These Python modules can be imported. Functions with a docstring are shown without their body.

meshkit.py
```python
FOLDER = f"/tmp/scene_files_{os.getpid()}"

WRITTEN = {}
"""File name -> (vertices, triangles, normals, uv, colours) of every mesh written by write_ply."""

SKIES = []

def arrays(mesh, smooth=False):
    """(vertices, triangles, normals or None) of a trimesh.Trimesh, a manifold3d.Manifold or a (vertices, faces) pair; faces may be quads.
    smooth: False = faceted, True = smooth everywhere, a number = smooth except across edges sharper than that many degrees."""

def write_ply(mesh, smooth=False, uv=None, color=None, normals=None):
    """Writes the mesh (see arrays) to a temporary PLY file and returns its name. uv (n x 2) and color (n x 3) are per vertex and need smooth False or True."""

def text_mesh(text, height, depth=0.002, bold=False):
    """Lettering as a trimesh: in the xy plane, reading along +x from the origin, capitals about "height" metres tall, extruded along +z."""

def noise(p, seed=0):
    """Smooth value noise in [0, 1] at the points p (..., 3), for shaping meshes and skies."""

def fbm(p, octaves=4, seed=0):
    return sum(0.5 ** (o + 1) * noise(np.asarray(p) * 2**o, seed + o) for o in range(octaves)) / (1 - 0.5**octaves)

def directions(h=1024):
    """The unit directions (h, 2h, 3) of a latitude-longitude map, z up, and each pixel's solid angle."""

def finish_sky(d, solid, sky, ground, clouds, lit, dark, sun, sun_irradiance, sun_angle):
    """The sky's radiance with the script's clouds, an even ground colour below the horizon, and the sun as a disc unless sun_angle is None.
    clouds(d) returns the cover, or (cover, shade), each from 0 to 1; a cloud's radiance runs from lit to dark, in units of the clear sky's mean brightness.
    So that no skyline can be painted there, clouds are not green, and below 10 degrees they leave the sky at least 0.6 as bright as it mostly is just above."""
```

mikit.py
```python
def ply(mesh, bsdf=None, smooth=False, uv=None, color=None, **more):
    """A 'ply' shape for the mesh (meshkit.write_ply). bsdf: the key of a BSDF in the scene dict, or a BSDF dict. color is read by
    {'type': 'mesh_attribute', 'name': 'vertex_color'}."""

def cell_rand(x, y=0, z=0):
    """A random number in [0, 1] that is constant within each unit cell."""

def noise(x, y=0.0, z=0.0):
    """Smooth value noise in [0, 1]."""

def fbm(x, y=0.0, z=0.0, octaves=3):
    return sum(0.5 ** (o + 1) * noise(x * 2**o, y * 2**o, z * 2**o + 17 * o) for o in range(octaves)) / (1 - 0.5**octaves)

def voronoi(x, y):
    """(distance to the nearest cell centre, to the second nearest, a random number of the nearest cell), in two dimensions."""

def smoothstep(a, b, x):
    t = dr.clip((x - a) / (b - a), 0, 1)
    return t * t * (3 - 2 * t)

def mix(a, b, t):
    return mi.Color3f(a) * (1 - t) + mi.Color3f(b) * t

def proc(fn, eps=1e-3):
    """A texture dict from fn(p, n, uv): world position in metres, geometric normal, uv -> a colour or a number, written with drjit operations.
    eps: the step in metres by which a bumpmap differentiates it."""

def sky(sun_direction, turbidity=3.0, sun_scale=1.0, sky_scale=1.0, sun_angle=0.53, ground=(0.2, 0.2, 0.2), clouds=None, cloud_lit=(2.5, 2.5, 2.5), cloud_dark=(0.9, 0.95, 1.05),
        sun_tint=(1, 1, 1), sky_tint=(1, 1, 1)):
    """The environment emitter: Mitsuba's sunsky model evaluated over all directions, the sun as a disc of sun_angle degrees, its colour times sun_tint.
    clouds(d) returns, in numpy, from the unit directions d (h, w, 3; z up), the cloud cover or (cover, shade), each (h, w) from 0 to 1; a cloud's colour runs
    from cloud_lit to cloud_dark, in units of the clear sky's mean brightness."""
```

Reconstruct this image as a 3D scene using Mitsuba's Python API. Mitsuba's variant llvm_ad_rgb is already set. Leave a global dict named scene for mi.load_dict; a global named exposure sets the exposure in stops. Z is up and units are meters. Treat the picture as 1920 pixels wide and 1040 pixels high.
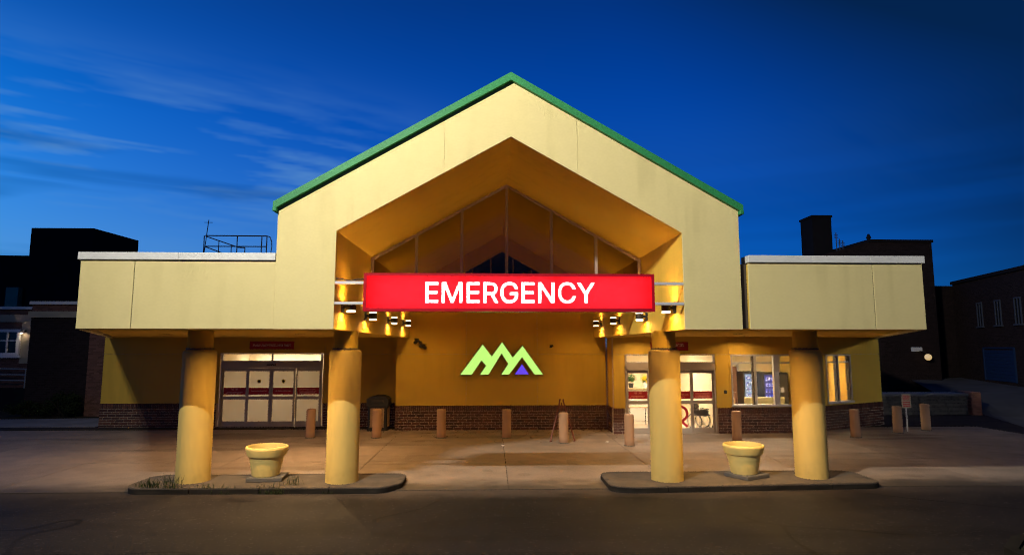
import math, random
import numpy as np
import trimesh
import mitsuba as mi
import drjit as dr
import mikit, meshkit
from mikit import proc, fbm, noise, voronoi, smoothstep, mix, cell_rand
from shapely.geometry import Polygon, box as sbox
from shapely.ops import unary_union
from trimesh.transformations import rotation_matrix as rotm

random.seed(7); rng = np.random.default_rng(7)
T = mi.ScalarTransform4f
scene, labels = {}, {}

# ------------------------------------------------------------------ camera, sky, lamps, exposure
EYE = (-0.37, 0.0, 3.0)
PITCH, YAW = math.radians(6.506), math.radians(1.897)
FWD = (math.sin(YAW) * math.cos(PITCH), math.cos(YAW) * math.cos(PITCH), math.sin(PITCH))
scene['camera'] = {'type': 'perspective', 'fov': 80.2, 'fov_axis': 'x', 'near_clip': 0.05, 'far_clip': 2000.0,
                   'to_world': T().look_at(origin=list(EYE), target=[EYE[i] + FWD[i] for i in range(3)], up=[0, 0, 1])}
exposure = 4.0                                          # a long dusk exposure; K brings the lights below to it
K = 2.0 ** -exposure

SUN_AZ = math.atan2(-0.80, 0.58)
def clouds(d):
    az = np.arctan2(d[..., 0], d[..., 1])
    phi = np.abs((az - SUN_AZ + np.pi) % (2 * np.pi) - np.pi)      # how far round from where the sun went down
    el = np.arcsin(np.clip(d[..., 2], 0, 1))
    z = np.maximum(d[..., 2], 0.02)
    q = np.stack([d[..., 0] / (z + .10), d[..., 1] / (z + .10), 0 * z], -1)
    a = 0.55                                           # the wind's direction: long streaks
    r = np.stack([q[..., 0] * math.cos(a) + q[..., 1] * math.sin(a), -q[..., 0] * math.sin(a) + q[..., 1] * math.cos(a), q[..., 2]], -1)
    n1 = meshkit.fbm(r * np.array([.62, 1.0, 1]) + np.array([3.1, 7.4, 0]), 5, 3)
    n2 = meshkit.fbm(r * np.array([3.4, 15.0, 1]) + 9.7, 5, 5)
    n3 = meshkit.fbm(np.stack([az * 2.4 + 4, el * 30, 0 * az], -1), 4, 8)
    sm = lambda a, b, x: (lambda t: t * t * (3 - 2 * t))(np.clip((x - a) / (b - a), 0, 1))
    west = 1 - sm(.30, 1.35, phi)
    band = np.exp(-((el - .285) / .075) ** 2)
    wisps = np.clip((n1 * .80 + n2 * .58 - .585) * 4.2, 0, 1) * (.03 + .97 * (1 - sm(.35, 1.05, phi))) * (0.02 + .98 * band)
    low = np.clip((n3 - .43) * 4.5, 0, 1) * np.exp(-((el - .17) / .10) ** 2) * (.2 + .8 * west)
    glow = np.exp(-(el / .19) ** 2) * (.03 + .85 * west ** 1.2)
    t = phi / 1.64
    night = .95 * sm(.80, 1.16, t + .42 * (el - .2)) + .55 * sm(.33, .66, el)
    light = 1.0 * wisps + glow * (1 - .8 * low)
    dark = np.clip(.70 * low + night, 0, .93)
    cover = np.clip(light * (1 - dark) + dark, 0, .95)
    shade = dark / np.maximum(light * (1 - dark) + dark, 1e-6)
    return cover, shade

scene['sky'] = {**mikit.sky((-0.80, 0.58, 0.16), turbidity=2.6, sun_scale=0.0, sky_scale=3.15 * K, ground=(0.05, 0.05, 0.06),
                            clouds=clouds, cloud_lit=(0.95, 2.5, 5.2), cloud_dark=(0.012, 0.13, 0.50), sky_tint=(0.001, 0.36, 1.80)),
                'sampling_weight': 4.0}
# the car park's lamp posts stand behind the camera: (foot x, y), head, aim, intensity, cutoff
LAMPS = [((-6.8, -0.6), (-6.8, 1.5, 13.0), (2.8, 12.5, 5.8), 1220.0, 70.0, 20.0),
         ((27.0, -2.6), (27.0, -1.0, 11.0), (13.5, 22.0, 2.0), 360.0, 26.0, 12.0)]
LAMP_RGB = (1.0, 0.945, 0.76)

# ------------------------------------------------------------------ helpers
def numbered(key):
    if key not in scene and key not in used:
        used.add(key); return key
    i = 1
    while f'{key}_{i:03d}' in scene or f'{key}_{i:03d}' in used: i += 1
    used.add(f'{key}_{i:03d}'); return f'{key}_{i:03d}'
used = set()

def thing(name, label, cat, group=None):
    k = numbered(name)
    labels[k] = {'label': label, 'category': cat}
    if group: labels[k]['group'] = group
    return k

def add(name, mesh, mat, parent=None, smooth=False, label=None, emit=None, weight=.3, kind=None, **more):
    if isinstance(mesh, list): mesh = trimesh.util.concatenate(mesh)
    k = numbered((parent + '__' if parent else '') + name)
    if emit is not None:
        more['emitter'] = {'type': 'area', 'radiance': {'type': 'rgb', 'value': [float(v) * K for v in emit]}, 'sampling_weight': float(weight)}
    if not hasattr(mesh, 'vertices'):
        scene[k] = {**mesh, **more}
    else:
        scene[k] = mikit.ply(mesh, mat, smooth=smooth, **more)
    if label or kind:
        labels.setdefault(k, {})
        if label: labels[k]['label'] = label
        if kind: labels[k]['kind'] = kind
    return k

def tag(k, label, cat=None, group=None, kind=None):
    labels.setdefault(k, {})['label'] = label
    if cat: labels[k]['category'] = cat
    if group: labels[k]['group'] = group
    if kind: labels[k]['kind'] = kind
    return k

def struct(name, mesh, mat, label=None, smooth=False):
    k = add(name, mesh, mat, smooth=smooth, kind='structure')
    if label: labels[k]['label'] = label
    return k

def bx(x0, x1, y0, y1, z0, z1):
    m = trimesh.creation.box((x1 - x0, y1 - y0, z1 - z0)); m.apply_translation(((x0 + x1) / 2, (y0 + y1) / 2, (z0 + z1) / 2)); return m

def cbx(x0, x1, y0, y1, z0, z1, c=0.01):
    """a box with chamfered edges"""
    p = []
    for sx in (0, 1):
        for sy in (0, 1):
            for sz in (0, 1):
                X, Y, Z = (x0, x1)[sx], (y0, y1)[sy], (z0, z1)[sz]
                dx, dy, dz = c * (1 - 2 * sx), c * (1 - 2 * sy), c * (1 - 2 * sz)
                p += [(X + dx, Y + dy, Z), (X + dx, Y, Z + dz), (X, Y + dy, Z + dz)]
    return trimesh.convex.convex_hull(np.array(p))

def ext(poly, h):
    gs = getattr(poly, 'geoms', [poly])
    return trimesh.util.concatenate([trimesh.creation.extrude_polygon(g, h, engine='earcut') for g in gs if g.area > 1e-7])

def slab(pts, z0, z1):
    m = ext(pts if hasattr(pts, 'area') else Polygon(pts), z1 - z0); m.apply_translation((0, 0, z0)); return m

XZ = np.array([[1, 0, 0, 0], [0, 0, -1, 0], [0, 1, 0, 0], [0, 0, 0, 1.0]])
def prism(pts, y0, y1):
    """a polygon in x and z, extruded from y0 to y1"""
    m = ext(pts if hasattr(pts, 'area') else Polygon(pts), y1 - y0); m.apply_transform(XZ); m.apply_translation((0, y1, 0)); return m

def tube(pts, r, n=8):
    out = []
    pts = [np.asarray(p, float) for p in pts]
    for a, b in zip(pts[:-1], pts[1:]):
        out.append(trimesh.creation.cylinder(r, segment=(a, b), sections=n))
    for p in pts[1:-1]:
        s = trimesh.creation.icosphere(1, r * 1.02); s.apply_translation(p); out.append(s)
    return trimesh.util.concatenate(out)

def lathe(prof, n=40, at=(0, 0, 0)):
    m = trimesh.creation.revolve(np.array(prof, float), sections=n); m.apply_translation(at); return m

def cyl(x, y, z0, z1, r, n=24):
    m = trimesh.creation.cylinder(r, z1 - z0, sections=n); m.apply_translation((x, y, (z0 + z1) / 2)); return m

def torus(R, r, n=36, k=8):
    return trimesh.creation.torus(R, r, major_sections=n, minor_sections=k)

class Frame:
    """a wall's own axes: u along the wall, z up, w outwards"""
    def __init__(s, p0, p1):
        s.p0, s.p1 = np.array(p0, float), np.array(p1, float)
        s.L = np.linalg.norm(s.p1 - s.p0); s.d = (s.p1 - s.p0) / s.L; s.n = np.array([s.d[1], -s.d[0]])
        M = np.eye(4); M[:2, 0] = s.d; M[:2, 1] = 0; M[2, 1] = 1; M[:2, 2] = s.n; M[2, 2] = 0; M[:2, 3] = s.p0; s.M = M
    def put(s, m): m.apply_transform(s.M); return m
    def box(s, u0, u1, z0, z1, w0, w1): return s.put(bx(u0, u1, z0, z1, w0, w1))
    def cbox(s, u0, u1, z0, z1, w0, w1, c=.006): return s.put(cbx(u0, u1, z0, z1, w0, w1, c))
    def poly(s, P, w0, w1):
        m = ext(P, w1 - w0); m.apply_translation((0, 0, w0)); return s.put(m)
    def at(s, u, z, w=0): q = s.p0 + s.d * u + s.n * w; return np.array([q[0], q[1], z])

# ------------------------------------------------------------------ materials
def two(b): return {'type': 'twosided', 'bsdf': b}
def pr(color, rough=.6, metal=0.0, spec=.5, **k):
    c = color if isinstance(color, dict) else {'type': 'rgb', 'value': list(color)}
    r = rough if isinstance(rough, dict) else float(rough)
    return {'type': 'principled', 'base_color': c, 'roughness': r, 'metallic': float(metal), 'specular': float(spec), **k}
def bump(b, fn, scale, eps=4e-3): return {'type': 'bumpmap', 'arbitrary': proc(fn, eps), 'scale': float(scale), 'bsdf': b}
def mat(name, b): scene['mat_' + name] = two(b)
def M(name): return 'mat_' + name
_M = M

def stucco(base, dirt=.10):
    def fn(p, n, uv):
        big = fbm(p.x * .55, p.y * .55, p.z * .55 + 3)
        streak = fbm(p.x * 5 + 11, p.y * 5, p.z * .45, 3)
        fine = noise(p.x * 34, p.y * 34, p.z * 34)
        k = 1 - dirt * smoothstep(.45, .85, streak) * smoothstep(.3, .7, big) - .10 * (big - .5) + .05 * (fine - .5)
        return mi.Color3f(base[0] * k, base[1] * k, base[2] * (k - .05 * (streak - .5)))
    return fn
def stucco_h(p, n, uv): return noise(p.x * 42, p.y * 42, p.z * 42) * .6 + noise(p.x * 90, p.y * 90, p.z * 90) * .4
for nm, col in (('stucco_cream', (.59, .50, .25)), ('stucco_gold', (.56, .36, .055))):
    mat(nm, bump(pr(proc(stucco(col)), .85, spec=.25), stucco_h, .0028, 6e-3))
def column_c(p, n, uv):
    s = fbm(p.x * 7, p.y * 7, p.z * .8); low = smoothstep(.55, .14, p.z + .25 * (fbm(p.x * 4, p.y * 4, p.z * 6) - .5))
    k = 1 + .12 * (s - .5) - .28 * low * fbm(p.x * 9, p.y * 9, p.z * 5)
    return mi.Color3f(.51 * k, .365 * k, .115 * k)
mat('column_paint', bump(pr(proc(column_c), .7, spec=.3), stucco_h, .0025, 6e-3))

def grain(base, amt=.25, f=6.0):
    def fn(p, n, uv):
        k = 1 + amt * (fbm(p.x * f, p.y * f, p.z * f, 4) - .5) * 2
        return mi.Color3f(base[0] * k, base[1] * k, base[2] * k)
    return fn
for i, c in enumerate([(.062, .024, .019), (.082, .032, .023), (.048, .021, .019), (.100, .042, .030)]):
    mat('brick_%d' % i, pr(proc(grain(c, .35, 22.0)), .8, spec=.3))
mat('mortar', pr(proc(grain((.46, .37, .30), .25, 14.0)), .95, spec=.1))

def concrete_c(p, n, uv):
    a = fbm(p.x * .30 + 5, p.y * .42, 0, 4); b = fbm(p.x * 2.6, p.y * 2.6, 2, 4); c = noise(p.x * 38, p.y * 38)
    slabv = cell_rand(dr.floor((p.x + 18) / 3.6), dr.floor((p.y - 13.3) / 3.2), 4)
    wear = smoothstep(.52, .72, fbm(p.x * .22 + 30, p.y * 1.3 + 7, 0, 4))
    spots = smoothstep(.74, .80, noise(p.x * 2.3 + 4, p.y * 2.3, 9)) * smoothstep(.45, .7, noise(p.x * .5, p.y * .5, 3))
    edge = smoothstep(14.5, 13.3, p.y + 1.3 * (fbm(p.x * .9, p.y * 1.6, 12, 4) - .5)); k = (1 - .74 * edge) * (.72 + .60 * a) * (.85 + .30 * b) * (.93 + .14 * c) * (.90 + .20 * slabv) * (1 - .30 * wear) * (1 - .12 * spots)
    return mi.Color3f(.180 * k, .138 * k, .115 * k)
def concrete_h(p, n, uv): return fbm(p.x * 16, p.y * 16, 0, 3)
def concrete_r(p, n, uv): return .50 + .35 * fbm(p.x * .5, p.y * 1.1, 4, 3)
mat('concrete', bump(pr(proc(concrete_c), proc(concrete_r), spec=.45), concrete_h, .004, 8e-3))

def asphalt_c(p, n, uv):
    a = fbm(p.x * .22 + 9, p.y * .35 + 2, 0, 4); g = noise(p.x * 70, p.y * 70); b = fbm(p.x * 3, p.y * 3, 1, 3)
    streak = smoothstep(.5, .75, fbm(p.x * .5 + p.y * .15, p.y * 2.4, 6, 4))
    # sealed cracks and a paving seam that runs off to the right
    seam = dr.abs((p.y - 13.2) + .62 * (p.x - 6.6) + .12 * (noise(p.x * 1.5, p.y * 1.5) - .5))
    seam = smoothstep(.045, .015, seam) * smoothstep(13.25, 13.05, p.y) * smoothstep(9, 9.6, p.y)
    v0, v1, _ = voronoi(p.x * .16 + .3 * noise(p.x * .8, p.y * .8), p.y * .2 + .3 * noise(p.x * .8 + 7, p.y * .8))
    crack = smoothstep(.020, .006, v1 - v0) * smoothstep(.40, .55, noise(p.x * .4, p.y * .4, 5)); patch = smoothstep(.50, .53, noise(p.x * .21 + 8, p.y * .5 + 3, 2))
    chips = smoothstep(.82, .92, noise(p.x * 20, p.y * 24, 8))
    k = (.45 + 1.15 * a) * (.72 + .56 * g) * (.85 + .3 * b) * (1 - .28 * streak) * (1 - .75 * seam) * (1 - .65 * crack) * (1 - .22 * patch) * (1 + 1.2 * chips)
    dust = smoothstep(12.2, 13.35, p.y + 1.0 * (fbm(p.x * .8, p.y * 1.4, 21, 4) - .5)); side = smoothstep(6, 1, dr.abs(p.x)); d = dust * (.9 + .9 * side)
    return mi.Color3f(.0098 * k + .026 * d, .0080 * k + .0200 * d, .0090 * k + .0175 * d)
def asphalt_h(p, n, uv): return noise(p.x * 45, p.y * 45) * .5 + noise(p.x * 100, p.y * 100) * .5
def asphalt_r(p, n, uv): return .55 + .3 * fbm(p.x * .6, p.y * .6, 4, 3)
mat('asphalt', bump(pr(proc(asphalt_c), proc(asphalt_r), spec=.18), asphalt_h, .009, 5e-3))

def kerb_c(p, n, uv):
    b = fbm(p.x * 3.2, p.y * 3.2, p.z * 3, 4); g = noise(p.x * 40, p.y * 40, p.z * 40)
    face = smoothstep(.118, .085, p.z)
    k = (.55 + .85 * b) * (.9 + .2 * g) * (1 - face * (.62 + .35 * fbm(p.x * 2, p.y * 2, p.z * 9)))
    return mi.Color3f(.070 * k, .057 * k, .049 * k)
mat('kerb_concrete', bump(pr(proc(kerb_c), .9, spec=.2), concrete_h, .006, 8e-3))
mat('pavement', bump(pr(proc(grain((.16, .15, .16), .3, 1.3)), .85, spec=.2), concrete_h, .004, 8e-3))
mat('pavement_dim', pr(proc(grain((.055, .055, .065), .3, 1.3)), .9, spec=.1))  # pavement copy darkened in colour to stand in for weak light on the ramp
mat('kerb_dim', pr(proc(grain((.012, .011, .010), .4, 5)), .95, spec=.05))  # kerb colour kept near black to stand in for the unlit corner
mat('soil', pr(proc(grain((.030, .024, .018), .5, 9.0)), .95, spec=.1))

mat('green_metal', pr(proc(grain((.018, .175, .06), .15, 1.2)), .55, spec=.3))
mat('white_coping', pr(proc(grain((.56, .56, .58), .12, 2.5)), .5, spec=.4))
mat('aluminium', pr((.36, .31, .27), .5, metal=.12))
mat('frame_pale', pr((.46, .44, .45), .45, metal=.35))
mat('frame_dark', pr((.075, .06, .055), .45, metal=.2))
mat('mullion', pr((.36, .28, .26), .45, metal=.2))
mat('dark_metal', pr((.05, .045, .04), .45, metal=.5))
mat('black_plastic', pr((.018, .017, .017), .45))
mat('rubber', pr((.015, .015, .016), .8))
mat('chrome', pr((.6, .6, .62), .2, metal=1.0))
mat('silver_bar', pr((.62, .62, .68), .35, metal=.4))
mat('sign_red', pr((.32, .006, .014), .25, spec=.6))
mat('red_panel', pr((.30, .010, .016), .4))
mat('white_ink', pr((.78, .74, .72), .5))
mat('ink_pale_red', pr((.66, .22, .17), .5))
mat('ink_red', pr((.55, .04, .05), .5))
mat('decal_red', pr((.42, .020, .022), .45))
mat('sticker_yellow', pr((.55, .38, .03), .5))
mat('green_side', pr((.012, .05, .010), .5)); mat('purple_side', pr((.03, .015, .10), .5))
def bollard_c(p, n, uv):
    k = 1 + .25 * (fbm(p.x * 9, p.y * 9, p.z * 2.2, 3) - .5); s = smoothstep(.22, .0, p.z) * .35
    return mi.Color3f(.38 * (k - s), .225 * (k - s), .135 * (k - s))
mat('bollard', pr(proc(bollard_c), .55, spec=.35))
def planter_c(p, n, uv):
    k = 1 + .22 * (fbm(p.x * 6, p.y * 6, p.z * 3, 4) - .5); s = smoothstep(.45, .14, p.z) * .28 * fbm(p.x * 12, p.y * 12, p.z * 6)
    return mi.Color3f(.60 * (k - s), .46 * (k - s), .165 * (k - s * .8))
mat('planter', pr(proc(planter_c), .55, spec=.4))
mat('slab_grey', bump(pr(proc(grain((.085, .080, .078), .35, 8.0)), .9, spec=.2), concrete_h, .004, 8e-3))
mat('can_panel', pr(proc(grain((.27, .17, .09), .3, 12.0)), .6))
mat('easel_red', pr((.16, .045, .030), .4, metal=.2))
mat('dark_room', pr((.075, .05, .028), .9, spec=.1))
def bgbrick_c(c):
    def fn(p, n, uv):
        u = p.x * dr.abs(n.y) + p.y * dr.abs(n.x); r = dr.floor(p.z / .0757)
        row = p.z / .0757 - r; uu = u / .21 + .5 * (r - 2 * dr.floor(r / 2)); col = uu - dr.floor(uu)
        m = 1 - smoothstep(.06, .16, row) * smoothstep(.02, .06, col)
        k = .72 + .56 * cell_rand(dr.floor(uu), r, 3); k = k * (.8 + .4 * fbm(p.x * .7, p.y * .7, p.z * .7))
        return mi.Color3f(c[0] * k, c[1] * k, c[2] * k) * (1 - m) + mi.Color3f(c[0] + .02, c[1] + .022, c[2] + .02) * m
    return fn
mat('far_brick_dark', pr(proc(bgbrick_c((.024, .014, .014))), .9, spec=.15))
mat('far_brick_brown', pr(proc(bgbrick_c((.17, .08, .06))), .9, spec=.15))
mat('far_block', pr(proc(grain((.018, .016, .018), .2, .6)), .95, spec=.05))
mat('far_stone', pr(proc(grain((.42, .35, .25), .2, 3.0)), .9, spec=.1))
mat('far_trim', pr((.75, .73, .71), .7))
mat('far_trim_dark', pr((.055, .065, .09), .7))  # dark copy of far_trim; low light on the far range put into the colour
mat('far_glass', pr((.01, .011, .013), .12, spec=.5))
mat('blue_door', pr((.008, .030, .095), .5))
mat('rail_steel', pr((.06, .075, .11), .5, metal=.3))
mat('pale_rail', pr((.30, .31, .32), .5))
mat('bottle', pr(proc(lambda p, n, uv: mix((.08, .10, .55), (.75, .75, .85), smoothstep(.45, .6, noise(p.x * 30, 1, p.z * 20)))), .4))
mat('lobby_wall', pr(proc(grain((.72, .61, .40), .05, 1.2)), .9, spec=.15))
mat('lobby_gold', pr(proc(grain((.68, .48, .14), .06, 1.2)), .9, spec=.15))
mat('lobby_floor', pr(proc(grain((.42, .32, .22), .15, 1.6)), .45))
mat('lobby_ceiling', pr((.72, .69, .60), .9, spec=.1))
mat('wood_brown', pr(proc(lambda p, n, uv: mix((.15, .065, .035), (.24, .11, .06), fbm(p.x * 22, p.y * 22, p.z * 2))), .5))
mat('tan_wood', pr(proc(lambda p, n, uv: mix((.38, .25, .12), (.50, .34, .17), fbm(p.x * 3, p.y * 20, p.z * 20))), .5))
mat('vinyl_green', pr((.30, .25, .12), .55))
mat('lens', pr((.8, .78, .72), .4))
mat('leaf_dark', {'type': 'principledthin', 'base_color': {'type': 'rgb', 'value': [.030, .042, .018]}, 'roughness': .6, 'diff_trans': .5})
scene['mat_leaf_dark'] = {'type': 'principledthin', 'base_color': {'type': 'rgb', 'value': [.030, .042, .018]}, 'roughness': .6, 'diff_trans': .5}
scene['mat_leaf_green'] = {'type': 'principledthin', 'base_color': {'type': 'rgb', 'value': [.07, .13, .035]}, 'roughness': .5, 'diff_trans': .6}
scene['mat_petal_yellow'] = {'type': 'principledthin', 'base_color': {'type': 'rgb', 'value': [.75, .50, .03]}, 'roughness': .6, 'diff_trans': .6}
scene['mat_dry_leaf'] = {'type': 'principledthin', 'base_color': {'type': 'rgb', 'value': [.075, .042, .018]}, 'roughness': .8, 'diff_trans': .3}
scene['mat_red_acrylic'] = {'type': 'principledthin', 'base_color': {'type': 'rgb', 'value': [.78, .007, .013]}, 'roughness': .25, 'diff_trans': 1.5}
scene['mat_white_acrylic'] = {'type': 'principledthin', 'base_color': {'type': 'rgb', 'value': [.88, .84, .86]}, 'roughness': .25, 'diff_trans': 1.5}
scene['mat_glass'] = {'type': 'thindielectric', 'int_ior': 1.5}
scene['mat_coated_glass'] = {'type': 'thindielectric', 'int_ior': 1.28, 'specular_transmittance': {'type': 'rgb', 'value': [.60, .56, .44]}}
scene['mat_frosted'] = {'type': 'principledthin', 'base_color': {'type': 'rgb', 'value': [.74, .70, .62]}, 'roughness': .35, 'diff_trans': 1.35}

# ------------------------------------------------------------------ the ground
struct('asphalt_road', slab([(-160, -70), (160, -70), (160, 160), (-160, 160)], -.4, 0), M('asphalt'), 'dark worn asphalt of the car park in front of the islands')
apron = struct('concrete_apron', slab([(-18.05, 13.29), (18.05, 13.29), (18.05, 23.4), (-18.05, 23.4)], -.2, .004), M('soil'), 'brown stained concrete drive lane under the canopy')
for i in range(10):
    for j in range(3):
        x0, y0 = -18 + 3.6 * i, 13.3 + 3.2 * j
        dz = rng.uniform(-.001, .0015)
        add('slab', cbx(x0 + .006, x0 + 3.594, y0 + .006, y0 + 3.194, -.05, .013 + dz, .004), M('concrete'), apron)
struct('pavement', slab([(-34, 23.9), (-15.3, 23.9), (-15.3, 26.9), (-34, 25.2)], -.1, .02), M('pavement'), 'pale strip of pavement beside the brick block')
ramp = trimesh.Trimesh([(21.4, 26.6, .012), (19.6, 22.6, .012), (27, 21, .012), (29, 29, 1.05), (29.6, 38, 1.10), (24.4, 35.5, 1.05), (22.0, 30.0, .55)],
                       [(0, 1, 2), (0, 2, 3), (0, 3, 6), (6, 3, 4), (6, 4, 5)], process=False)
struct('ramp', ramp, M('pavement_dim'), 'pale concrete ramp rising towards the blue door')
struct('planting_bed', slab([(-60, 25.5), (-34, 25.5), (-15.3, 27.2), (-15.3, 27.6), (-22, 32), (-60, 32)], -.2, .03), M('soil'), 'dark planting bed beyond the pavement')

def island(poly, label):
    P = Polygon(poly).buffer(-.34).buffer(.34, quad_segs=10).buffer(.0)
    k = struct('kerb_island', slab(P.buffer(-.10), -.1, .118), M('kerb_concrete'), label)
    band = P.difference(P.buffer(-.15)); x0_, y0_, x1_, y1_ = P.bounds
    xs = np.linspace(x0_, x1_, int((x1_ - x0_) / 1.15) + 1)
    for a, b in zip(xs[:-1], xs[1:]):
        for lo_, hi_ in ((y0_ - 1, (y0_ + y1_) / 2 - .004), ((y0_ + y1_) / 2 + .004, y1_ + 1)):
            g = band.intersection(sbox(a + (.005 if a > x0_ else -1), lo_, b - (.005 if b < x1_ else -1), hi_))
            for q in getattr(g, 'geoms', [g]):
                if q.area < .01: continue
                dz = rng.uniform(-.004, .005); q = q.buffer(rng.uniform(-.006, 0))
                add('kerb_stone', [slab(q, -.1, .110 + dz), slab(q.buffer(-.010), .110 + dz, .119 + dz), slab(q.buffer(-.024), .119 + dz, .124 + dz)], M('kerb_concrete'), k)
    return k
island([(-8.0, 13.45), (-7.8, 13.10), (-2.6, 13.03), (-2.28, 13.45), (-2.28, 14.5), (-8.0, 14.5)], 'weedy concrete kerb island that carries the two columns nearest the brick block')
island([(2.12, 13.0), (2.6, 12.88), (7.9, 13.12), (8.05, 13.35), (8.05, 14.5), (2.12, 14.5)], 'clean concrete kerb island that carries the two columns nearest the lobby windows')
cor = Polygon([(6.9, 8.0), (7.05, 8.95), (7.6, 9.45), (8.6, 9.75), (12, 9.95), (12, 6), (7, 6)])
struct('kerb', slab(cor.difference(cor.buffer(-.16)), -.1, .13), M('kerb_dim'), 'curved concrete kerb round the grass corner')
gr = []
for _ in range(5200):
    x, y = rng.uniform(7.0, 12), rng.uniform(6, 10)
    from shapely.geometry import Point
    if not cor.buffer(-.17).contains(Point(x, y)): continue
    h, a, l = rng.uniform(.05, .13), rng.uniform(0, 6.28), rng.uniform(-.04, .04)
    gr.append(np.array([(x - .006 * math.cos(a), y - .006 * math.sin(a), .08), (x + .006 * math.cos(a), y + .006 * math.sin(a), .08), (x + l, y + rng.uniform(-.04, .04), .08 + h)]))
gm = trimesh.Trimesh(np.vstack(gr), np.arange(3 * len(gr)).reshape(-1, 3), process=False)
add('grass', gm, M('leaf_dark'), kind='stuff', label='dark grass in the kerbed corner bed')
struct('grass_bed', slab(cor.buffer(-.162), -.1, .085), M('soil'), 'soil of the kerbed corner bed')

# ------------------------------------------------------------------ the hospital building
B = thing('hospital_building', 'cream stucco emergency building with green gable, flat canopy wings and brick base', 'building')
ZS = 3.36                                             # underside of the canopy
YF, YW, YL, YR = 11.8, 22.6, 23.8, 21.4                # front plane; middle, left and right walls
gable = Polygon([(-4.55, 3.34), (-4.55, 5.70), (0, 8.36), (4.55, 5.70), (4.55, 3.34), (3.41, 3.34), (3.41, 5.25), (0, 7.19), (-3.41, 5.25), (-3.41, 3.34)])
gw = B + '__gable_wall'; used.add(gw)
add('core', prism(gable, YF + .041, YF + .3), M('stucco_gold'), gw)
for a, b in ((-4.6, -1.335), (-1.33, 1.33), (1.335, 4.6)):
    add('panel', prism(gable.intersection(sbox(a, 3, b, 9)), YF, YF + .04), M('stucco_cream'), gw)
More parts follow.
